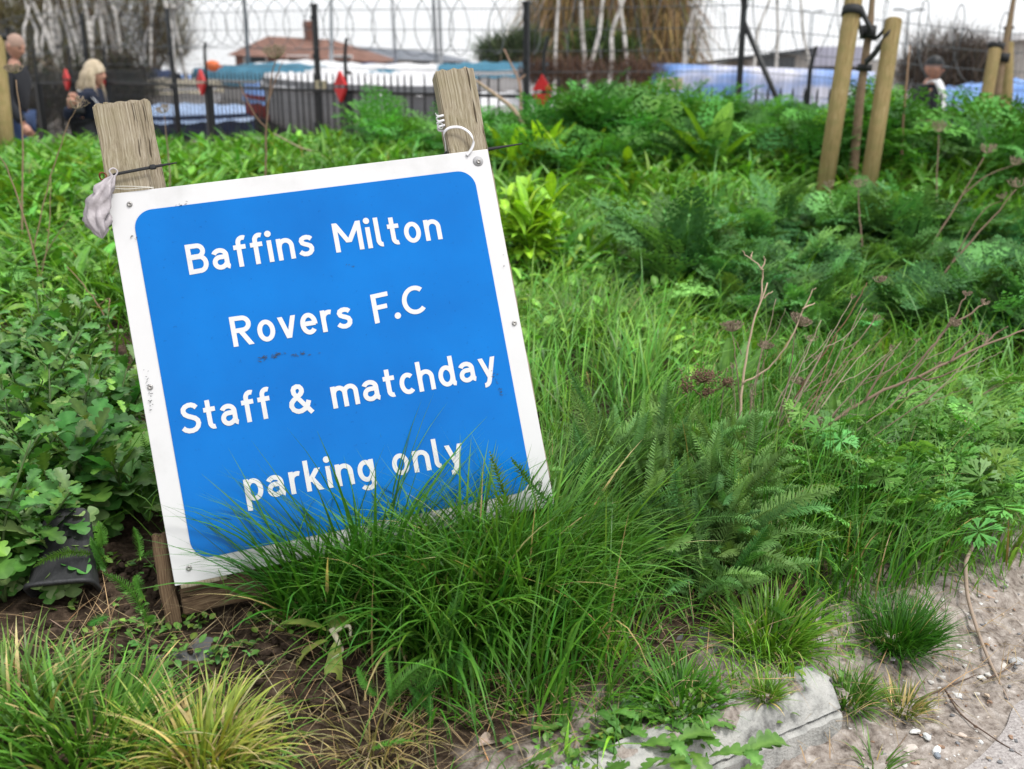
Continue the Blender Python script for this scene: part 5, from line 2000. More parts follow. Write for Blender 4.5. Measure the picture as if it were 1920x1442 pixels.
while sv < S1:
    a = (sv - S0) / .44 * PI2
    rr_ = .36 + .03 * math.sin(sv * 2.1)
    p, t_ = on_fence(sv)
    nn = np.array([t_[1], -t_[0]])
    jit = .06 * math.sin(sv * 3.3)
    pts.append((p[0] - O[0] + nn[0] * rr_ * math.cos(a) + t_[0] * jit, p[1] - O[1] + nn[1] * rr_ * math.cos(a) + t_[1] * jit, ztop(sv) - .20 + rr_ * math.sin(a)))
    if k % 6 == 0:
        q = np.array(pts[-1])
        coil.tube([q + [-.02, 0, .015], q, q + [.02, 0, -.015]], [.001, .005, .001], 3, cap=False)
    sv += .44 / 26
    k += 1
coil.tube(pts, .0050, 4, cap=False)
coil.build("razor_wire", M_wire, mf)

# low railings in front, with red diamond finials on the thick posts
rail = thing("railing_fence", "low black vertical-bar railings in front of the mesh fence", "fence", (*on_fence(s_at(640), .5)[0], FZ))
O = np.array(rail.location)
RH = 1.42
Pd = [305, 483, 725, 1028]
sposts = [s_at(a) for a in Pd]
step = (sposts[2] - sposts[1])
sposts = [sposts[0] - 2.9, sposts[0] - 1.45] + sposts + [sposts[3] + 2.7, sposts[3] + 5.4, sposts[3] + 8.1]
zr = lambda s: float(np.interp(s, [s_at(300), s_at(1000), s_at(1250), s_at(1900)], [1.62, 1.40, 1.30, 1.20]))
bars = MB()
sv = S0 + 1
while sv < S1 - .5:
    p, t_ = on_fence(sv, .5)
    z = zr(sv)
    a = math.atan2(t_[1], t_[0])
    x, y = p[0] - O[0], p[1] - O[1]
    bars.tube([(x, y, -.05), (x, y, z - .05), (x, y, z)], [.0125, .0125, .003], 6)
    sv += .125
for dz in (-.22, -1.15):
    pts = [(*(on_fence(s, .5)[0] - O[:2]), zr(s) + dz) for s in np.linspace(S0 + 1, S1 - .5, 160)]
    bars.tube(pts, .020, 4, cap=False)
bars.build("bar_panel", M_black, rail)
for i, s in enumerate(sposts):
    p, t_ = on_fence(s, .5)
    x, y = p[0] - O[0], p[1] - O[1]
    m = MB()
    z = zr(s)
    M = Matrix.Translation((x, y, 0)) @ Matrix.Rotation(math.atan2(t_[1], t_[0]), 4, 'Z')
    m.box((0, 0, z / 2 - .2), (.10, .10, z - .0), M, bev=.01)
    m.tube([(x, y, z - .25), (x, y, z + .18), (x + .02 * t_[0], y + .02 * t_[1], z + .32), (x + .045 * t_[0], y, z + .40)], [.024, .022, .02], 6)
    po = m.build("post", M_black, rail, smooth=False)
    if 1 <= i <= 5:
        for sg in (1, -1):
            d_ = MB()
            bm = bmesh.new()
            w, hh, th = .105, .165, .045
            f = [bm.verts.new((-w, -th / 2, 0)), bm.verts.new((w, -th / 2, 0)), bm.verts.new((0, -th / 2, sg * hh))]
            bm.faces.new(f)
            r = bmesh.ops.extrude_face_region(bm, geom=list(bm.faces))
            for v in [g for g in r['geom'] if isinstance(g, bmesh.types.BMVert)]: v.co.y += th
            bmesh.ops.recalc_face_normals(bm, faces=bm.faces)
            d_.bm(bm, M @ Matrix.Translation((0, -.09, z - .165 + sg * .018)))
            d_.build("diamond_finial", M_red, rail, smooth=False)
M_cream = plain("cream_plastic", (.52, .46, .30), .6)
M_smudge = plain("faded_print", (.16, .20, .16), .7)
for px, w, col, lab in ((638, .26, 0, "cream plate on the mesh fence's second clear post"), (1235, .28, 0, "cream plate on the fence behind the mound"), (231, .16, 1, "yellow plate on the fence behind the sign's left post")):
    s = s_at(px)
    p, t_ = on_fence(s, .10)
    M = Matrix.Translation((p[0], p[1], {638: 1.27, 1235: 1.26, 231: 1.60}[px])) @ Matrix.Rotation(math.atan2(t_[1], t_[0]), 4, 'Z')
    t = thing("warning_plate", lab, "sign", M.translation)
    Ml = M.copy()
    Ml.translation = (0, 0, 0)
    m = MB().box((0, 0, 0), (w, .012, w * .44), Ml, bev=.004)
    m.build("plate", M_cream if not col else plain("yellow_plastic", (.55, .42, .10), .6), t, smooth=False)
    m = MB()
    for k in range(3): m.box((0, -.0075, w * (.10 - .09 * k)), (w * (.6 - .08 * k), .004, w * .035), Ml)
    m.build("print", M_smudge, t, smooth=False)


# ------------------------------------------------------------------ trees and scrub behind
M_birch = None
def birch_mat():
    m, n, l, b = nt("birch_bark")
    tc = n.new("ShaderNodeTexCoord")
    mp = n.new("ShaderNodeMapping")
    mp.inputs['Scale'].default_value = (1, 1, 5)
    l.new(tc.outputs['Object'], mp.inputs['Vector'])
    tx = n.new("ShaderNodeTexNoise")
    tx.inputs['Scale'].default_value = 1.6
    tx.inputs['Detail'].default_value = 5
    l.new(mp.outputs[0], tx.inputs['Vector'])
    r = ramp(n, [(.34, (.05, .045, .04)), (.43, (.36, .34, .31)), (.6, (.52, .50, .48)), (.8, (.44, .41, .38))])
    l.new(tx.outputs['Fac'], r.inputs['Fac'])
    l.new(r.outputs['Color'], b.inputs['Base Color'])
    b.inputs['Roughness'].default_value = .7
    return m


M_birch = birch_mat()


def birch(label, d, stems, seed):
    """stems: list of (x_bottom, y_bottom, x_top, y_top, width px)"""
    q = np.random.default_rng(seed)
    bx = np.mean([a[0] for a in stems])
    b0 = P(bx, 300, d)
    b0.z = FZ
    t = thing("birch_tree", label, "tree", b0)
    cr = MB()
    for (xa, ya, xb, yb, w) in stems:
        a, b = P(xa, ya, d + q.normal(0, .3)), P(xb, yb, d + q.normal(0, .5))
        dv = b - a
        k = (a.z - FZ) / dv.z
        foot = a - dv * min(k, .9)
        foot.z = FZ - .05
        top = b + dv.normalized() * 1.8
        r = w / FPX * d / 2 * .8
        mid = (a + b) / 2 + Vector((q.normal(0, .05), 0, 0))
        m = MB()
        m.tube(smooth_pts([foot - b0, a - b0, mid - b0, b - b0, top - b0], 6), [r * 1.2, r * 1.1, r, r * .85, r * .3], 10)
        m.build("trunk", M_birch, t)
        for j in range(50):
            f = q.uniform(.1, 1.3)
            o = np.array(b - b0) + np.array(top - b) * f
            a_ = q.uniform(0, PI2)
            L_ = q.uniform(.4, 1.3)
            e = o + np.array([math.cos(a_) * L_, math.sin(a_) * L_, L_ * q.uniform(-.3, .8)])
            cr.tube([o, (o + e) / 2 + [0, 0, .08], e], [.010, .004], 3, (.12, .08, .06), cap=False)
    cr.build("crown", M_twig, t)


birch("clump of white birch stems fanning out above the man", 24, [(95, 85, 50, -20, 10), (70, 95, 52, 20, 8), (45, 75, 55, 10, 7), (78, 100, 84, 0, 7)], 1)
birch("clump of white birch stems leaning left behind the blond woman", 25, [(115, 120, 90, -10, 12), (150, 100, 118, -10, 10), (135, 95, 112, 20, 8), (148, 60, 135, -10, 9), (108, 110, 106, 30, 8), (95, 45, 88, -10, 9)], 2)
birch("clump of white birch stems between the woman and the left post", 24, [(222, 120, 186, -10, 11), (192, 60, 178, -10, 9), (167, 55, 155, -10, 9), (172, 60, 182, 0, 8), (208, 165, 198, 90, 7), (218, 40, 205, -10, 8)], 3)
birch("pale birch stems above the sign's left post, crossing at the top", 26, [(325, 110, 306, -10, 9), (342, 115, 318, -10, 8), (325, 35, 345, 0, 9), (270, 90, 283, -10, 6), (283, 90, 293, -10, 6)], 4)
birch("birch pair forming a V at the left of the weeping willow's front", 20, [(1098, 140, 1088, -10, 10), (1102, 145, 1132, -10, 10)], 5)
birch("birch pair with crossed white stems in front of the weeping willow", 20.5, [(1146, 130, 1172, -10, 10), (1178, 150, 1161, -10, 9)], 6)
birch("single pale birch stem left of the V-shaped pair", 19, [(1040, 140, 1048, -10, 8)], 7)
birch("birch stems at the right edge of the weeping willow", 22, [(1282, 118, 1300, 20, 8), (1288, 112, 1318, -10, 6)], 8)
birch("slim grey birch with two stems beside the fence brace", 18, [(1414, 122, 1446, -10, 7), (1455, 135, 1457, -10, 7)], 9)
birch("thin grey birch stem leaning left of the tall stake", 18.5, [(1520, 135, 1500, -10, 6)], 10)
birch("hair-thin birch stem just left of the tall stake", 19, [(1577, 90, 1582, -10, 4)], 11)


def twig_mass(mb, c, rad, n, L, wid, cols, seed, droop=0.0, up=.6, hang=0.0):
    q = np.random.default_rng(seed)
    v = q.normal(0, 1, (n, 3))
    v /= np.linalg.norm(v, axis=1)[:, None]
    p = np.array(c) + v * np.array(rad) * (q.uniform(0, 1, n) ** .45)[:, None]
    p = p[p[:, 2] > FZ + .05]
    m = len(p)
    ci = q.integers(0, len(cols), m)
    base = np.array(cols)[ci] * np.exp(q.normal(0, .3, m))[:, None]
    blades(mb, p, q.uniform(.5, 1.2, m) * L, q.uniform(0, 1.2, m) + hang, q.uniform(0, PI2, m), np.full(m, wid) * q.uniform(.5, 1.4, m), q.normal(0, .4, m) + droop, base, base, 3, q.uniform(0, PI2, m))


def bare_tree(name, label, base_px, d, crowns, cols, seed, trunk_r=.25, L=1.2, wid=.02, hang=0.0, droop=0.0, n=3000, limbs=7, cat="tree"):
    b = P(base_px, 300, d)
    b.z = FZ
    t = thing(name, label, cat, b)
    q = np.random.default_rng(seed)
    tr_ = MB()
    c0 = P(crowns[0][0], crowns[0][1], d) - b
    tr_.tube(smooth_pts([(0, 0, -.1), (c0.x * .3, 0, c0.z * .4), (c0.x, 0, c0.z)], 5), [trunk_r, trunk_r * .7, trunk_r * .3], 8, (.10, .075, .055))
    for k in range(limbs):
        cx, cy, rx, ry = crowns[k % len(crowns)]
        e = P(cx + q.normal(0, rx * .4), cy + q.normal(0, ry * .4), d + q.normal(0, rx * .3 / FPX * d)) - b
        s_ = np.array([c0.x * .25, 0, c0.z * q.uniform(.2, .6)])
        tr_.tube(smooth_pts([s_, (s_ + np.array(e)) / 2 + [0, 0, .3], e], 4), [trunk_r * .4, trunk_r * .1], 5, (.10, .075, .055))
    tr_.build("trunk", M_twig, t)
    cm = MB()
    for i, (cx, cy, rx, ry) in enumerate(crowns):
        c = P(cx, cy, d) - b
        k = d / FPX
        twig_mass(cm, np.array(c), (rx * k, rx * k * .8, ry * k), n, L, wid, cols, seed + i, droop, hang=hang)
    cm.build("crown", M_twig, t)


bare_tree("willow_tree", "big weeping willow with rust-brown hanging twigs in the middle background", 1135, 27,
          [(1140, 40, 150, 130), (1060, 60, 80, 110), (1230, 50, 80, 110), (1140, -60, 160, 90)], [(.30, .19, .09), (.25, .16, .09), (.36, .25, .10), (.15, .17, .06), (.20, .14, .10)], 30, .5, 2.2, .030, 1.9, .9, 2600)
bare_tree("bare_tree", "olive-brown bare tree behind the birches at the far left", 40, 31, [(30, 20, 150, 120), (60, 100, 110, 90)], [(.17, .16, .07), (.12, .105, .06), (.22, .19, .09)], 40, .3, 1.6, .03, .4, .5, 2600)
bare_tree("bare_tree", "brown-green bare tree rising behind the left post", 190, 33, [(200, 20, 130, 120), (150, 100, 120, 80)], [(.18, .165, .08), (.14, .11, .07), (.23, .19, .10)], 41, .3, 1.6, .03, .4, .5, 2600)
bare_tree("bare_tree", "thinner bare tree at the right end of the birches", 305, 34, [(300, 0, 70, 90), (310, 90, 45, 40)], [(.20, .18, .09), (.16, .125, .085)], 42, .25, 1.4, .028, .4, .4, 1500)
bare_tree("thicket", "dark bramble thicket behind the two walkers on the left", 100, 21, [(40, 190, 110, 75), (150, 180, 110, 70), (230, 160, 70, 50)], [(.055, .045, .033), (.08, .06, .045), (.05, .07, .025), (.10, .08, .055)], 43, .06, .8, .025, .6, .4, 2600, cat="bush")
bare_tree("bare_bush", "dark bare bush rising behind the man in the cap", 1770, 17, [(1770, 130, 85, 70), (1740, 150, 60, 50), (1820, 150, 60, 60)], [(.11, .085, .075), (.14, .11, .09), (.09, .08, .06)], 44, .06, .55, .014, .3, .4, 2600, cat="bush")
bare_tree("bush", "small dark green bush left of the willow", 945, 24, [(940, 105, 50, 30), (985, 95, 40, 30)], [(.09, .13, .055), (.12, .145, .075), (.06, .10, .05)], 45, .06, .5, .04, .4, .4, 1600, cat="bush")
bare_tree("shrub", "loose green shrub at the foot of the willow", 1130, 25, [(1120, 90, 60, 40), (1160, 105, 40, 25)], [(.07, .13, .025), (.09, .15, .03), (.05, .08, .03)], 46, .06, .6, .05, .4, .4, 900, cat="bush")
bare_tree("brown_scrub", "brown dead scrub below the willow", 1090, 15, [(1080, 140, 60, 22), (1190, 140, 60, 22), (1010, 145, 40, 20)], [(.14, .085, .06), (.10, .06, .045)], 47, .03, .35, .012, .3, .3, 1000, cat="bush")


# ------------------------------------------------------------------ buildings
M_brick = noise_mat("brown_brick", [(.3, (.16, .075, .055)), (.5, (.21, .10, .075)), (.7, (.27, .15, .12))], 3, 8, .9, .3, 20)
M_tile = noise_mat("clay_tiles", [(.3, (.14, .075, .055)), (.5, (.20, .105, .080)), (.7, (.27, .155, .12))], 2.5, 8, .9, .4, 15)
M_slatey = noise_mat("grey_roof", [(.3, (.30, .34, .40)), (.7, (.44, .48, .55))], 2, 5, .7)
M_lilac = noise_mat("lilac_cladding", [(.3, (.30, .30, .40)), (.7, (.55, .55, .66))], 3, 5, .6, stretch=(6, 6, .3))
M_dkroof = plain("dark_felt_roof", (.055, .06, .065), .85)
M_pane = plain("window_glass", (.05, .06, .07), .15, spec=.6)
M_frame = plain("white_window_frame", (.7, .7, .7), .5)
M_grout = plain("render_wall", (.42, .40, .38), .85)


def prism(mb, pts, y0, y1):
    """outline in x/z swept from y0 to y1"""
    bm = bmesh.new()
    f = [bm.verts.new((x, y0, z)) for x, z in pts]
    bm.faces.new(f)
    r = bmesh.ops.extrude_face_region(bm, geom=list(bm.faces))
    for v in [g for g in r['geom'] if isinstance(g, bmesh.types.BMVert)]: v.co.y += y1 - y0
    bmesh.ops.recalc_face_normals(bm, faces=bm.faces)
    mb.bm(bm)


D = 46
k = D / FPX
X = lambda px: (px - CX) * k
Zp = lambda py: P(960, py, D).z
hb = thing("brick_house", "brown brick house with a tiled roof and one chimney behind the boats", "house", (X(570), P(960, 120, D).y, 0))
bx = hb.location.x
wl_, wr_ = X(442) - bx, X(705) - bx
m = MB()
prism(m, [(wl_, -.2), (wr_, -.2), (wr_, Zp(112)), (wl_, Zp(102))], 0, 6)
m.build("wall", M_brick, hb, smooth=False)
m = MB()
bm = bmesh.new()
ze, zr_ = Zp(104), Zp(64)
rv_ = [(wl_ - .3, -.35, ze), (wr_ + .3, -.35, ze - .3), (wr_ + .3, 6.4, ze), (wl_ - .3, 6.4, ze), (X(478) - bx, 3, zr_ + .05), (X(606) - bx, 3, zr_ - .12)]
vs = [bm.verts.new(a) for a in rv_]
for f in ((0, 1, 5, 4), (1, 2, 5), (2, 3, 4, 5), (3, 0, 4), (3, 2, 1, 0)): bm.faces.new([vs[i] for i in f])
m.bm(bm)
rf = m.build("roof", M_tile, hb, smooth=False)
m = MB().box((X(561) - bx, 3, Zp(58)), (X(570) - X(552), .8, 1.2), bev=.03)
m.box((X(561) - bx, 3, Zp(42)), (X(571) - X(551), .95, .15), bev=.03)
m.tube([(X(558) - bx, 3, Zp(42)), (X(558) - bx, 3, Zp(34))], .12, 8)
m.build("chimney", M_brick, rf, smooth=False)
for px in (480, 560, 640):
    w = MB().box((X(px) - bx, -.03, Zp(122)), (1.1, .08, .9), bev=.01)
    wo = w.build("window", M_frame, hb, smooth=False)
    MB().box((X(px) - bx, -.08, Zp(122)), (.95, .03, .75)).build("pane", M_pane, wo, smooth=False)

D = 60
k = D / FPX
sh = thing("long_shed", "long low building with a blue-grey sheet roof right of the brick house", "building", (X(735), P(960, 120, D).y, 0))
bx = sh.location.x
m = MB()
prism(m, [(X(600) - bx, -.2), (X(872) - bx, -.2), (X(872) - bx, Zp(116)), (X(600) - bx, Zp(106))], 0, 9)
m.build("wall", M_grout, sh, smooth=False)
m = MB()
prism(m, [(X(590) - bx, Zp(106)), (X(878) - bx, Zp(117)), (X(878) - bx, Zp(112)), (X(800) - bx, Zp(97)), (X(610) - bx, Zp(84)), (X(590) - bx, Zp(84))], -.4, 9.4)
m.build("roof", M_slatey, sh, smooth=False)
for px in (650, 690, 790, 840):
    wo = MB().box((X(px) - bx, -.03, Zp(124)), (1.3, .08, .7)).build("window", M_frame, sh, smooth=False)
    MB().box((X(px) - bx, -.08, Zp(124)), (1.1, .03, .55)).build("pane", M_pane, wo, smooth=False)

D = 38
k = D / FPX
ws = thing("workshop", "grey workshop with a dark sloping roof and lilac cladding behind the stakes", "building", (X(1520), P(960, 120, D).y, 0))
bx = ws.location.x
m = MB()
prism(m, [(X(1400) - bx, -.2), (X(1515) - bx, -.2), (X(1515) - bx, Zp(98)), (X(1400) - bx, Zp(112))], 0, 6)
prism(m, [(X(1622) - bx, -.2), (X(1700) - bx, -.2), (X(1700) - bx, Zp(112)), (X(1622) - bx, Zp(112))], 0, 6)
m.build("wall", M_grout, ws, smooth=False)
m = MB()
prism(m, [(X(1300) - bx, Zp(122)), (X(1390) - bx, Zp(112)), (X(1519) - bx, Zp(97)), (X(1519) - bx, Zp(91)), (X(1390) - bx, Zp(106)), (X(1300) - bx, Zp(118))], -.5, 6.5)
m.build("roof", M_dkroof, ws, smooth=False)
m = MB()
prism(m, [(X(1519) - bx, Zp(124)), (X(1620) - bx, Zp(124)), (X(1620) - bx, Zp(88)), (X(1525) - bx, Zp(88))], -.15, 6)
m.build("cladding", M_lilac, ws, smooth=False)
m = MB().box((X(1455) - bx, -.04, Zp(117)), (1.4, .06, .4))
m.build("window", M_pane, ws, smooth=False)

D = 30
k = D / FPX
he = thing("house", "corner of a house with a white eave at the top right edge", "house", (X(1960), P(960, 120, D).y, 0))
bx = he.location.x
m = MB()
prism(m, [(X(1912) - bx, -.2), (X(2060) - bx, -.2), (X(2060) - bx, Zp(74)), (X(1912) - bx, Zp(74))], 0, 5)
m.build("wall", M_grout, he, smooth=False)
m = MB()
prism(m, [(X(1897) - bx, Zp(76)), (X(2070) - bx, Zp(76)), (X(2070) - bx, Zp(55)), (X(1897) - bx, Zp(64))], -.4, 5.4)
m.build("eave", M_white, he, smooth=False)


# ------------------------------------------------------------------ boats in the yard
M_bluetarp = noise_mat("blue_tarpaulin", [(.3, (.12, .26, .62)), (.7, (.26, .42, .78))], 3, 6, .5, .4, 8, bdist=.05)
M_navy = noise_mat("navy_cover", [(.3, (.012, .03, .10)), (.7, (.03, .06, .17))], 3, 6, .7, .4, 8, bdist=.05)
M_hullgrey = noise_mat("grey_hull", [(.3, (.21, .22, .24)), (.7, (.29, .30, .32))], 2, 5, .5)
M_paleblue = noise_mat("pale_blue_hull", [(.3, (.36, .50, .78)), (.7, (.46, .60, .85))], 2, 5, .4)
M_whitehull = noise_mat("white_hull", [(.3, (.66, .67, .70)), (.7, (.80, .81, .83))], 2, 5, .4)
M_redhull = noise_mat("red_hull", [(.3, (.24, .02, .02)), (.7, (.40, .04, .03))], 2, 5, .5)
M_whitecov = noise_mat("white_cover", [(.3, (.58, .58, .60)), (.7, (.76, .76, .78))], 4, 6, .7, .4, 8, bdist=.05)
M_creamcov = noise_mat("cream_cover", [(.3, (.36, .32, .24)), (.7, (.50, .45, .35))], 4, 6, .7, .4, 8, bdist=.05)
M_teal = noise_mat("teal_cover", [(.3, (.03, .14, .22)), (.7, (.07, .22, .32))], 4, 6, .7, .4, 8, bdist=.05)


def boat(label, px, d, yaw, L, B, Hh, z0, hullm, coverm, mast=None, ridge=.45, group="boats in the yard"):
    b = P(px, 250, d)
    b.z = FZ
    t = thing("boat", label, "boat", b, (0, 0, R(yaw)), group)
    nS, nP = 22, 9
    vs = []
    for i in range(nS):
        f = i / (nS - 1)
        w = B / 2 * (1 - max(0, (f - .45) / .55) ** 2.2) * (.86 + .14 * min(1, f * 3)) + .01
        sheer = Hh * (1 + .22 * f ** 2 + .05 * (1 - f) ** 2)
        kl = .35 * Hh * max(0, (f - .7) / .3) ** 2
        for j in range(nP):
            a = -1 + 2 * j / (nP - 1)
            y = w * math.copysign(abs(a) ** .55, a)
            z = kl + (sheer - kl) * abs(a) ** 1.9
            vs.append((L * (f - .5) + .15 * Hh * f * abs(a), y, z0 + z))
    q = [(i * nP + j, i * nP + j + 1, (i + 1) * nP + j + 1, (i + 1) * nP + j) for i in range(nS - 1) for j in range(nP - 1)]
    n0 = len(vs)
    vs.append((-L / 2, 0, z0 + Hh * .8))
    tt = [(n0, j + 1, j) for j in range(nP - 1)]
    m = MB().add(vs, q, tt)
    m.build("hull", hullm, t)
    vs = []
    nC = 11
    for i in range(nS):
        f = i / (nS - 1)
        w = (B / 2 * (1 - max(0, (f - .45) / .55) ** 2.2) * (.86 + .14 * min(1, f * 3)) + .01) * 1.05
        sheer = Hh * (1 + .22 * f ** 2 + .05 * (1 - f) ** 2)
        rd = ridge * (.5 + .5 * math.sin(math.pi * min(1, f * .9 + .15)))
        for j in range(nC):
            a = -1 + 2 * j / (nC - 1)
            z = sheer - .14 + (rd + .14) * (1 - abs(a) ** 1.5) + .025 * math.sin(i * 1.7 + j * 2.3)
            vs.append((L * (f - .5) * 1.02 + .15 * Hh * f * abs(a), w * a, z0 + z))
    q = [(i * nC + j, i * nC + j + 1, (i + 1) * nC + j + 1, (i + 1) * nC + j) for i in range(nS - 1) for j in range(nC - 1)]
    m = MB().add(vs, q)
    m.build("cover", coverm, t)
    m = MB().box((-.03 * L, 0, z0 * .5), (L * .54, .10, .10), bev=.02)
    for x in (-.28, .22):
        m.box((L * x, 0, z0 / 2), (.12, B * .7, z0 + .1), bev=.02)
        m.tube([(L * x, -B * .42, z0 * .1), (L * x, -B * .40, z0 + Hh * .35)], .04, 6)
        m.tube([(L * x, B * .42, z0 * .1), (L * x, B * .40, z0 + Hh * .35)], .04, 6)
    m.build("cradle", M_black, t, smooth=False)
    if mast:
        m = MB()
        m.tube([(L * .1, 0, z0 + Hh * .3), (L * .1 + mast[1], 0, z0 + mast[0])], [.055, .04], 8)
        m.build("mast", mast[2], t)
    return t


M_mast = plain("grey_mast", (.22, .24, .26), .5)
M_mastlt = plain("pale_mast", (.50, .52, .54), .5)
boat("pale blue boat under a navy cover behind the railings, left of the red finials", 372, 19.5, 3, 2.7, 1.1, .42, .36, M_navy, M_paleblue, ridge=.22)
boat("boat with a cream cover beyond the pale blue boat", 290, 23.5, 8, 3.2, 1.4, .45, .85, M_whitehull, M_creamcov, ridge=.25)
boat("boat with a bright blue cover and red side behind the second red finial", 535, 18, 155, 1.7, .8, .42, .72, M_redhull, M_bluetarp, ridge=.3)
boat("large grey-hulled boat with a white top behind the cream plate", 690, 17, 176, 3.4, 1.5, .85, .45, M_hullgrey, M_whitecov, ridge=.15)
boat("small white boat under a white cover right of the right post", 935, 15.5, 12, 1.9, .9, .45, .55, M_whitehull, M_whitecov, ridge=.22)
boat("small white boat with teal stripe cover beside the right-hand red finial", 1050, 16, 175, 1.7, .9, .45, .45, M_whitehull, M_teal, ridge=.12)
boat("white yacht with a thin grey mast behind the shed's right end", 790, 30, 10, 5.5, 2.0, .8, .8, M_whitehull, M_whitecov, (6.5, -.2, M_mast))
boat("white yacht with a pale mast between the two middle fence posts", 720, 33, 20, 5.0, 2.0, .8, .9, M_whitehull, M_navy, (6.5, -.15, M_mastlt))
boat("white boat under a crumpled white cover below the brick house", 600, 27, 15, 3.6, 1.6, .7, .9, M_whitehull, M_whitecov, (6.0, .3, M_mastlt))
boat("boat with a tall dark mast behind the house end", 500, 26, 160, 4.2, 1.7, .7, .8, M_whitehull, M_teal, (7.0, -.05, M_mast))
boat("blue-covered boat high behind the third fence post", 420, 28, 8, 2.4, 1.1, .4, 1.05, M_whitehull, M_bluetarp, ridge=.3)
boat("small boat with a pale hull beyond the first red finial", 255, 26, 172, 2.6, 1.2, .5, .9, M_whitehull, M_navy)
boat("blue-covered dinghy far right behind the pair of stakes", 1872, 12.6, 100, 2.6, 1.1, .5, .55, M_paleblue, M_bluetarp, ridge=.3)
boat("white boat with teal cover below the dark green bush", 925, 22, 5, 2.4, 1.1, .55, 1.1, M_whitehull, M_teal, ridge=.2)
boat("white-covered tender far left of the small bush", 850, 24, 165, 2.6, 1.2, .6, .8, M_whitehull, M_whitecov, (5.6, .1, M_mastlt))

for i, (px, d, yw, L_, cv) in enumerate(((560, 25, 20, 1.3, 0), (618, 24, 160, 1.2, 0), (655, 28, 10, 1.5, 0), (705, 25, 170, 1.1, 0), (735, 27, 30, 1.3, 1), (585, 30, 170, 1.6, 1), (768, 24, 12, 1.2, 0))):
    boat(("white dinghy under a lumpy white cover just right of the second red finial", "white dinghy under a white cover in line with the tall middle fence post", "white dinghy behind the cream plate's upper edge", "small white dinghy left of the third red finial",
          "teal-covered dinghy behind the third red finial", "teal-covered dinghy at the foot of the brick house", "white covered dinghy left of the right post's top")[i], px, d, yw, L_, .9, .35, 1.05 + .12 * (i % 3), M_whitehull, (M_whitecov, M_teal)[cv], ridge=.32)

# blue and white sheeting stretched along the yard behind the mound
t = MB()
gx_ = np.linspace(0, 1, 60)
a0, a1 = P(1222, 150, 15.5), P(1640, 150, 15.0)
vs = []
for f in gx_:
    p = np.array(a0) * (1 - f) + np.array(a1) * f
    ztp, zbt = 1.15 + (177 - (121 + 16 * f)) / FPX * 15.5, .35
    w = .05 * math.sin(f * 40) + .03 * math.sin(f * 91)
    for k in range(7):
        z = zbt + (ztp - zbt) * k / 6
        vs.append((p[0], p[1] + w * (1 - k / 9), z))
q = [(i * 7 + j, i * 7 + j + 1, (i + 1) * 7 + j + 1, (i + 1) * 7 + j) for i in range(59) for j in range(6)]
t.add(vs, q)
M_sheet = noise_mat("blue_white_sheet", [(.36, (.10, .26, .62)), (.47, (.28, .40, .72)), (.58, (.62, .63, .74)), (.7, (.70, .70, .78))], .9, 3, .5, .3, 5, stretch=(.7, .7, 1.6))
o = t.build("tarpaulin", M_sheet)
sm_ = o.modifiers.new("thickness", 'SOLIDIFY')
sm_.thickness = .012
tag(o, "long blue and white sheet stretched along the yard behind the mound", "tarpaulin")

# orange buoy and a white fender lying among the boats
M_orange = plain("orange_plastic", (.75, .16, .04), .5)
m = MB()
m.tube(smooth_pts([(-.16, 0, 0), (-.10, 0, .02), (0, 0, .03), (.10, 0, .02), (.16, 0, 0)], 5), [.03, .11, .13, .11, .03], 14)
m.tube([(.16, 0, 0), (.21, 0, .01), (.22, 0, .04)], .02, 6)
o = m.build("buoy", M_orange)
o.location = P(399, 126, 23)
tag(o, "orange buoy on the covered boat behind the third fence post", "buoy")

for lab, px, py, d in (("slender lamp post on the skyline right of the stakes", 1704, 22, 34), ("slim lamp post between the birch and the tall stake", 1523, 24, 45)):
    top = P(px, py, d)
    t = thing("lamp_post", lab, "lamp post", (top.x, top.y, FZ))
    m = MB()
    m.tube([(0, 0, 0), (0, 0, top.z - FZ)], [.07, .045], 8)
    m.build("pole", M_mast, t)
    for sg in (-1, 1):
        m = MB()
        m.tube([(0, 0, top.z - FZ), (sg * .25, 0, top.z - FZ + .06)], .03, 6)
        m.box((sg * .38, 0, top.z - FZ + .07), (.32, .14, .07), bev=.02)
        m.build("lamp_head", M_mast, t, smooth=False)


# ------------------------------------------------------------------ people
def skin_mesh(chains, sub=2):
    """chains: lists of (point, radius); equal points are shared. Grown with the skin modifier, returned as a mesh"""
    pts, rad, edges, idx = [], [], [], {}
    for ch in chains:
        prev = None
        for p, r in ch:
            k = tuple(round(a, 4) for a in p)
            if k not in idx:
                idx[k] = len(pts)
                pts.append(k)
                rad.append(r)
            if prev is not None: edges.append((prev, idx[k]))
            prev = idx[k]
    me = bpy.data.meshes.new("skin_tmp")
    me.from_pydata(pts, edges, [])
    o = bpy.data.objects.new("skin_tmp", me)
    COL.objects.link(o)
    sk = o.modifiers.new("skin", 'SKIN')
    sk.use_smooth_shade = True
    for i, v in enumerate(me.skin_vertices[0].data):
        rr = rad[i] if isinstance(rad[i], tuple) else (rad[i], rad[i])
        v.radius = rr
        v.use_root = i == 0
    ss_ = o.modifiers.new("sub", 'SUBSURF')
    ss_.levels = ss_.render_levels = sub
    dg = bpy.context.evaluated_depsgraph_get()
    out = bpy.data.meshes.new_from_object(o.evaluated_get(dg))
    bpy.data.objects.remove(o)
    bpy.data.meshes.remove(me)
    return out


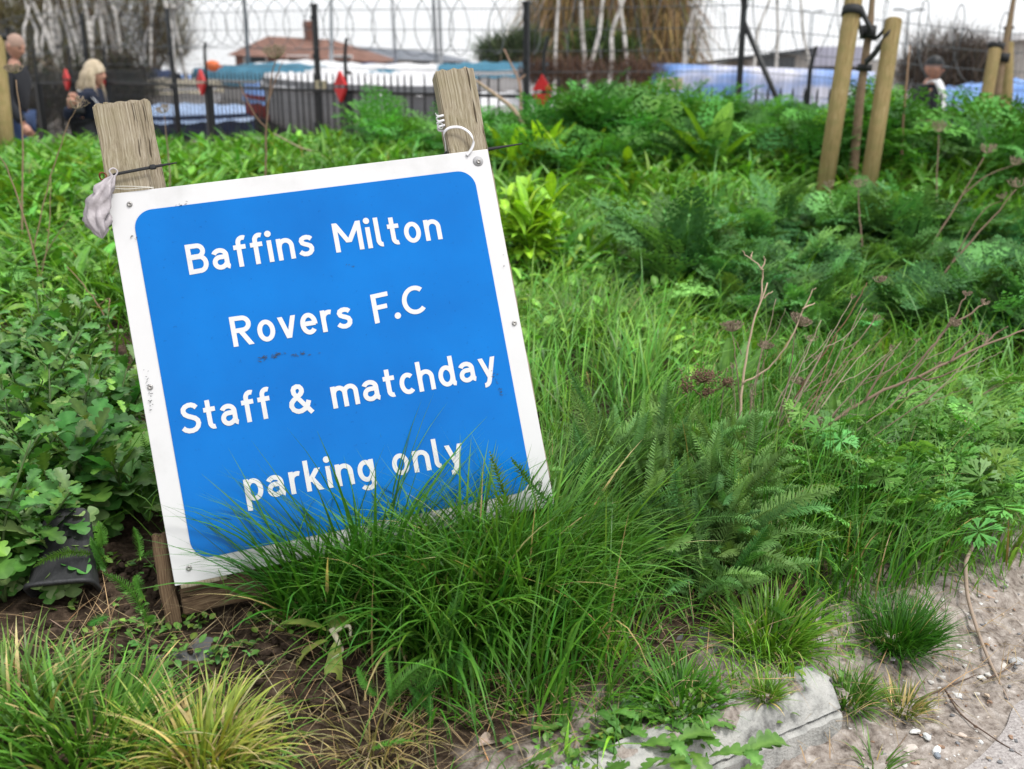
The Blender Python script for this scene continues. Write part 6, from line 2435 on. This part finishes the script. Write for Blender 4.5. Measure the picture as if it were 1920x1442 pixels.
def head_bm(c, pitch=0.0, yaw=0.0, s=1.0):
    """head looking along +X: brow, eye sockets, nose, mouth, chin and ears"""
    bm = bmesh.new()
    bmesh.ops.create_uvsphere(bm, u_segments=40, v_segments=28, radius=1)
    for v in bm.verts:
        x, y, z = v.co
        X_, Y_, Z_ = x * .096, y * .076, z * .118
        if Z_ < -.02:
            t = min(1, (-.02 - Z_) / .09)
            Y_ *= 1 - .34 * t
            X_ = X_ * (1 - .18 * t) + .020 * t
        if x > 0:
            g = lambda yy, zz, sy, sz: math.exp(-((Y_ - yy) / sy) ** 2 - ((Z_ - zz) / sz) ** 2)
            X_ += .026 * g(0, -.022, .013, .018) + .012 * g(0, .005, .011, .022)
            X_ -= .012 * (g(.032, .010, .016, .012) + g(-.032, .010, .016, .012))
            X_ += .006 * g(0, .030, .05, .012)
            X_ += .006 * g(0, -.058, .022, .007) + .006 * g(0, -.072, .022, .007) - .006 * g(0, -.065, .024, .004)
            X_ += .010 * g(0, -.100, .024, .018)
        v.co = (X_, Y_, Z_)
    for sg in (-1, 1):
        r = bmesh.ops.create_icosphere(bm, subdivisions=2, radius=1)
        for v in r['verts']:
            v.co = (v.co.x * .020 - .008, sg * .074 + v.co.y * .010, v.co.z * .032 - .008)
    M = Matrix.Translation(c) @ Matrix.Rotation(yaw, 4, 'Z') @ Matrix.Rotation(pitch, 4, 'Y') @ Matrix.Scale(s, 4)
    bm.transform(M)
    return bm, M


def hand_tubes(mb, wrist, direction, side=1, curl=.6, s=1.0):
    """palm with five bent fingers"""
    w, d = np.array(wrist, float), np.array(direction, float)
    d /= np.linalg.norm(d)
    a = np.cross(d, [0, 1, 0.2])
    a /= np.linalg.norm(a)
    b = np.cross(a, d)
    mb.tube(smooth_pts([w, w + d * .04 * s, w + d * .085 * s], 3), [.026 * s, .038 * s, .034 * s], 10)
    for k, L_ in enumerate((.065, .078, .072, .055)):
        o = w + d * .075 * s + a * (k - 1.5) * .019 * s
        m1 = o + d * L_ * .5 * s + b * .012 * curl * s
        m2 = m1 + (d * (1 - curl) + b * curl) * L_ * .5 * s
        mb.tube(smooth_pts([o, m1, m2], 3), [.0095 * s, .009 * s, .007 * s], 6)
    o = w + d * .03 * s + a * -.034 * s
    mb.tube(smooth_pts([o, o + d * .03 * s - a * .022 * s + b * .01, o + d * .062 * s - a * .018 * s + b * .02], 3), [.012 * s, .0105 * s, .008 * s], 6)


def to_bm(bm, me):
    bm.from_mesh(me)
    bpy.data.meshes.remove(me)


def mesh_from_bm(name, bm):
    me = bpy.data.meshes.new(name)
    for f in bm.faces: f.smooth = True
    bm.to_mesh(me)
    bm.free()
    return me


def person(label, loc, yaw, J, jacket, trousers, shoes, head_pitch=0.0, head_yaw=0.0):
    root = thing("person", label, "person", loc, (0, 0, yaw))
    hip, chest, neck, head = J['hip'], J['chest'], J['neck'], J['head']
    torso = [(hip, (.13, .10)), (((hip[0] + chest[0]) / 2, 0, (hip[2] + chest[2]) / 2), (.125, .10)), (chest, (.15, .11)), (neck, .055), (((neck[0] + head[0]) / 2, 0, (neck[2] + head[2]) / 2 - .01), .05)]
    chains = [torso]
    jk, tz = [[(p, (r[0] * 1.22, r[1] * 1.25) if isinstance(r, tuple) else r * 1.5) for p, r in torso[:4]]], []
    hm = MB()
    for sg, sd in ((-1, 'R'), (1, 'L')):
        sh_, el, wr = J['sh' + sd], J['el' + sd], J['wr' + sd]
        chains.append([(chest, (.15, .11)), (sh_, .055), (el, .042), (wr, .028)])
        jk.append([(chest, (.19, .14)), (sh_, .078), (el, .062), (tuple(np.array(el) * .06 + np.array(wr) * .94), .050)])
        hp, kn, an, toe = J['hp' + sd], J['kn' + sd], J['an' + sd], J['to' + sd]
        chains.append([(hip, (.13, .10)), (hp, .085), (kn, .058), (an, .04), (toe, .032)])
        tz.append([(hip, (.145, .115)), (hp, .105), (kn, .078), (tuple(np.array(an) + [0, 0, .03]), .065)])
        hand_tubes(hm, wr, np.array(wr) - np.array(el) * .9 - np.array(sh_) * .1)
    bm = bmesh.new()
    to_bm(bm, skin_mesh(chains))
    hb_, HM = head_bm(head, head_pitch, head_yaw)
    tmp = mesh_from_bm("tmp", hb_)
    to_bm(bm, tmp)
    to_bm(bm, hm.mesh("tmp2"))
    link("body", mesh_from_bm("body", bm), M_skin, root)
    link("jacket", skin_mesh(jk), jacket, root)
    link("trousers", skin_mesh(tz), trousers, root)
    for sd in 'RL':
        an, toe = J['an' + sd], J['to' + sd]
        link("shoe", skin_mesh([[(tuple(np.array(an) + [-.03, 0, -.02]), .05), (tuple((np.array(an) + np.array(toe)) / 2 + [0, 0, -.015]), .048), (tuple(np.array(toe) + [.01, 0, 0]), .04)]]), shoes, root)
    for sg in (-1, 1):
        e = MB()
        bmx = bmesh.new()
        bmesh.ops.create_icosphere(bmx, subdivisions=2, radius=.010)
        e.bm(bmx, HM @ Matrix.Translation((.078, sg * .032, .010)))
        e.build("eye", M_eye, root)
    return root, HM


M_eye = plain("eye", (.03, .025, .02), .2)
M_navyj = plain("navy_fabric", (.010, .016, .036), .85)
M_darkj = plain("charcoal_fabric", (.018, .020, .026), .85)
M_denim = plain("blue_denim", (.03, .055, .13), .85)
M_shoe = plain("dark_shoe", (.02, .018, .016), .6)
M_blond = noise_mat("blond_hair", [(.3, (.38, .30, .20)), (.7, (.66, .56, .42))], 30, 4, .6, stretch=(1, 1, .15))
M_stub = plain("grey_stubble", (.36, .24, .19), .7)


def joints(hz=.92, lean=0.0, chest_z=1.28, head=(.06, 0, 1.58), stride=.22, armR=None, armL=None):
    hip = (0, 0, hz)
    ch = (lean * .7, 0, chest_z)
    nk = (lean, 0, chest_z + .16)
    J = dict(hip=hip, chest=ch, neck=nk, head=head)
    for sg, sd, f in ((-1, 'R', stride), (1, 'L', -stride)):
        J['sh' + sd] = (ch[0] + .01, sg * .19, chest_z + .10)
        arm = armR if sd == 'R' else armL
        J['el' + sd], J['wr' + sd] = arm or ((ch[0] - .06 + f * .3, sg * .25, chest_z - .17), (ch[0] + .05 + f * .4, sg * .24, chest_z - .40))
        J['hp' + sd] = (0, sg * .095, hz - .03)
        J['kn' + sd] = (f * .7 + .03, sg * .10, hz * .53)
        J['an' + sd] = (f, sg * .10, .085)
        J['to' + sd] = (f + .16, sg * .12, .045)
    return J


def cap_shell(M, r, z0, thick, zc=0.0, seg=28, back=None):
    """dome over the skull above height z0 (local head axes)"""
    mb = MB()
    rings = 9
    vs = []
    for i in range(rings):
        t = i / (rings - 1)
        for j in range(seg):
            a = j / seg * PI2
            zb = z0 if back is None else z0 + (back - z0) * (0.5 - 0.5 * math.cos(a))
            th0 = math.acos(max(-1, min(1, zb / (.118 * r))))
            th = th0 * (1 - t) + .02 * t
            vs.append((math.sin(th) * math.cos(a) * .096 * r, math.sin(th) * math.sin(a) * .076 * r * 1.02, math.cos(th) * .118 * r))
    q = [(i * seg + j, i * seg + (j + 1) % seg, (i + 1) * seg + (j + 1) % seg, (i + 1) * seg + j) for i in range(rings - 1) for j in range(seg)]
    v = np.array(vs)
    M_ = np.array(M)
    v = v @ M_[:3, :3].T + M_[:3, 3]
    mb.add(v, q)
    return mb


def at(px, d):
    p = P(px, 150, d)
    return Vector((p.x, p.y, gz(p.x, p.y)))


# the man at the far left, head bowed
lm = at(20, 9.75)
man, HM = person("balding man in a dark jumper and jeans looking down, walking behind the left stake", lm, 0.05,
                 joints(.93, .05, 1.26, (.085, 0, 1.61 - lm.z)), M_darkj, M_denim, M_shoe, .42, -.25)
cap_shell(HM, 1.02, .035, .01, back=-.05).build("hair", M_stub, man)

# the woman with long blond hair and a navy coat
lw = at(158, 9.5)
J = joints(.86, .07, 1.05, (.10, 0, 1.345 - lw.z), armR=((-.12, -.24, .93), (-.06, -.27, 1.045 - lw.z)), armL=((.12, .22, .85), (.28, .18, .86)))
J['neck'] = (.07, 0, 1.20 - lw.z)
woman, HM = person("woman with long blond hair in a navy coat walking right behind the left post", lw, .05, J, M_navyj, M_darkj, M_shoe, .12, -.1)
hr_ = cap_shell(HM, 1.14, .03, .01, back=-.09)
q = np.random.default_rng(6)
for kx in range(300):
    a = q.uniform(1.2, 5.08)
    x, y = .098 * math.cos(a), .084 * math.sin(a)
    p0 = HM @ Vector((x * .8, y * .9, .05))
    p1 = HM @ Vector((x * 1.12, y * 1.12, -.03))
    p2 = HM @ Vector((x * 1.15 + q.normal(.01, .015), y * 1.2, -.14))
    p3 = HM @ Vector((x * 1.0 + q.normal(.035, .02), y * 1.15 + q.normal(0, .01), -.20 - q.uniform(0, .14)))
    hr_.tube(smooth_pts([p0, p1 + Vector((q.normal(0, .008), q.normal(0, .008), 0)), p2 + Vector((q.normal(-.006, .014), q.normal(0, .010), 0)), p3], 4), [.007, .008, .006, .002], 5)
hr_.build("hair", M_blond, woman)
st = MB()
ribbon(st, smooth_pts([(.0, -.20, 1.19), (.14, -.18, 1.10), (.20, -.17, .95), (.19, -.18, .80)]), .035, (.3, -1, 0), .01)
st.build("bag_strap", M_whitecov, woman)
ph = MB().box((.0, 0, 0), (.10, .05, .05), Matrix.Translation((.03, -.28, 1.00 - lw.z)), bev=.01)
po_ = ph.build("dog_lead", M_black)
po_.location = lw
tag(po_, "dark dog lead handle held in the blond woman's hand", "dog lead")

# the man in the cap at the right, beyond the mound
lc_ = at(1738, 10.55)
J = joints(.9, .02, 1.24 - .0, (.06, 0, 1.425 - lc_.z))
dz = 1.425 - lc_.z
J['neck'] = (.02, 0, dz - .17)
J['chest'] = (.01, 0, dz - .32)
for sg, sd in ((-1, 'R'), (1, 'L')): J['sh' + sd] = (.02, sg * .19, dz - .23)
capman, HM = person("man in a black cap and a black jacket with white sleeve stripe beyond the mound", lc_, .02, J, M_darkj, M_denim, M_shoe, .05, -.12)
cp_ = cap_shell(HM, 1.10, .028, .01)
vs = []
for i in range(8):
    for j in range(13):
        a = R(-62 + 124 * j / 12)
        r = 1 + i / 7 * .75 * math.cos(a) ** .6
        vs.append(HM @ Vector((.100 * r * math.cos(a), .082 * math.sin(a) * (1 + i * .01), .030 - .012 * (i / 7) - .02 * math.sin(a) ** 2)))
n0 = cp_.n
vs2 = [v + Vector((0, 0, -.006)) for v in vs]
qq = [(i * 13 + j, i * 13 + j + 1, (i + 1) * 13 + j + 1, (i + 1) * 13 + j) for i in range(7) for j in range(12)]
cp_.add([tuple(v) for v in vs], qq)
cp_.add([tuple(v) for v in vs2], qq)
cp_.build("cap", M_black, capman)
st = MB()
sh_, el, wr = [np.array(J[k_]) for k_ in ('shR', 'elR', 'wrR')]
pts = smooth_pts([sh_ + [-.06, .06, .075], sh_ + [.0, -.02, .090], sh_ * .8 + el * .2 + [.045, -.068, .02], (sh_ + el) / 2 + [.05, -.060, 0], el + [.045, -.055, 0]])
ribbon(st, pts, .075, (1, 0, .2), .014)
st.build("sleeve_stripe", M_white, capman)
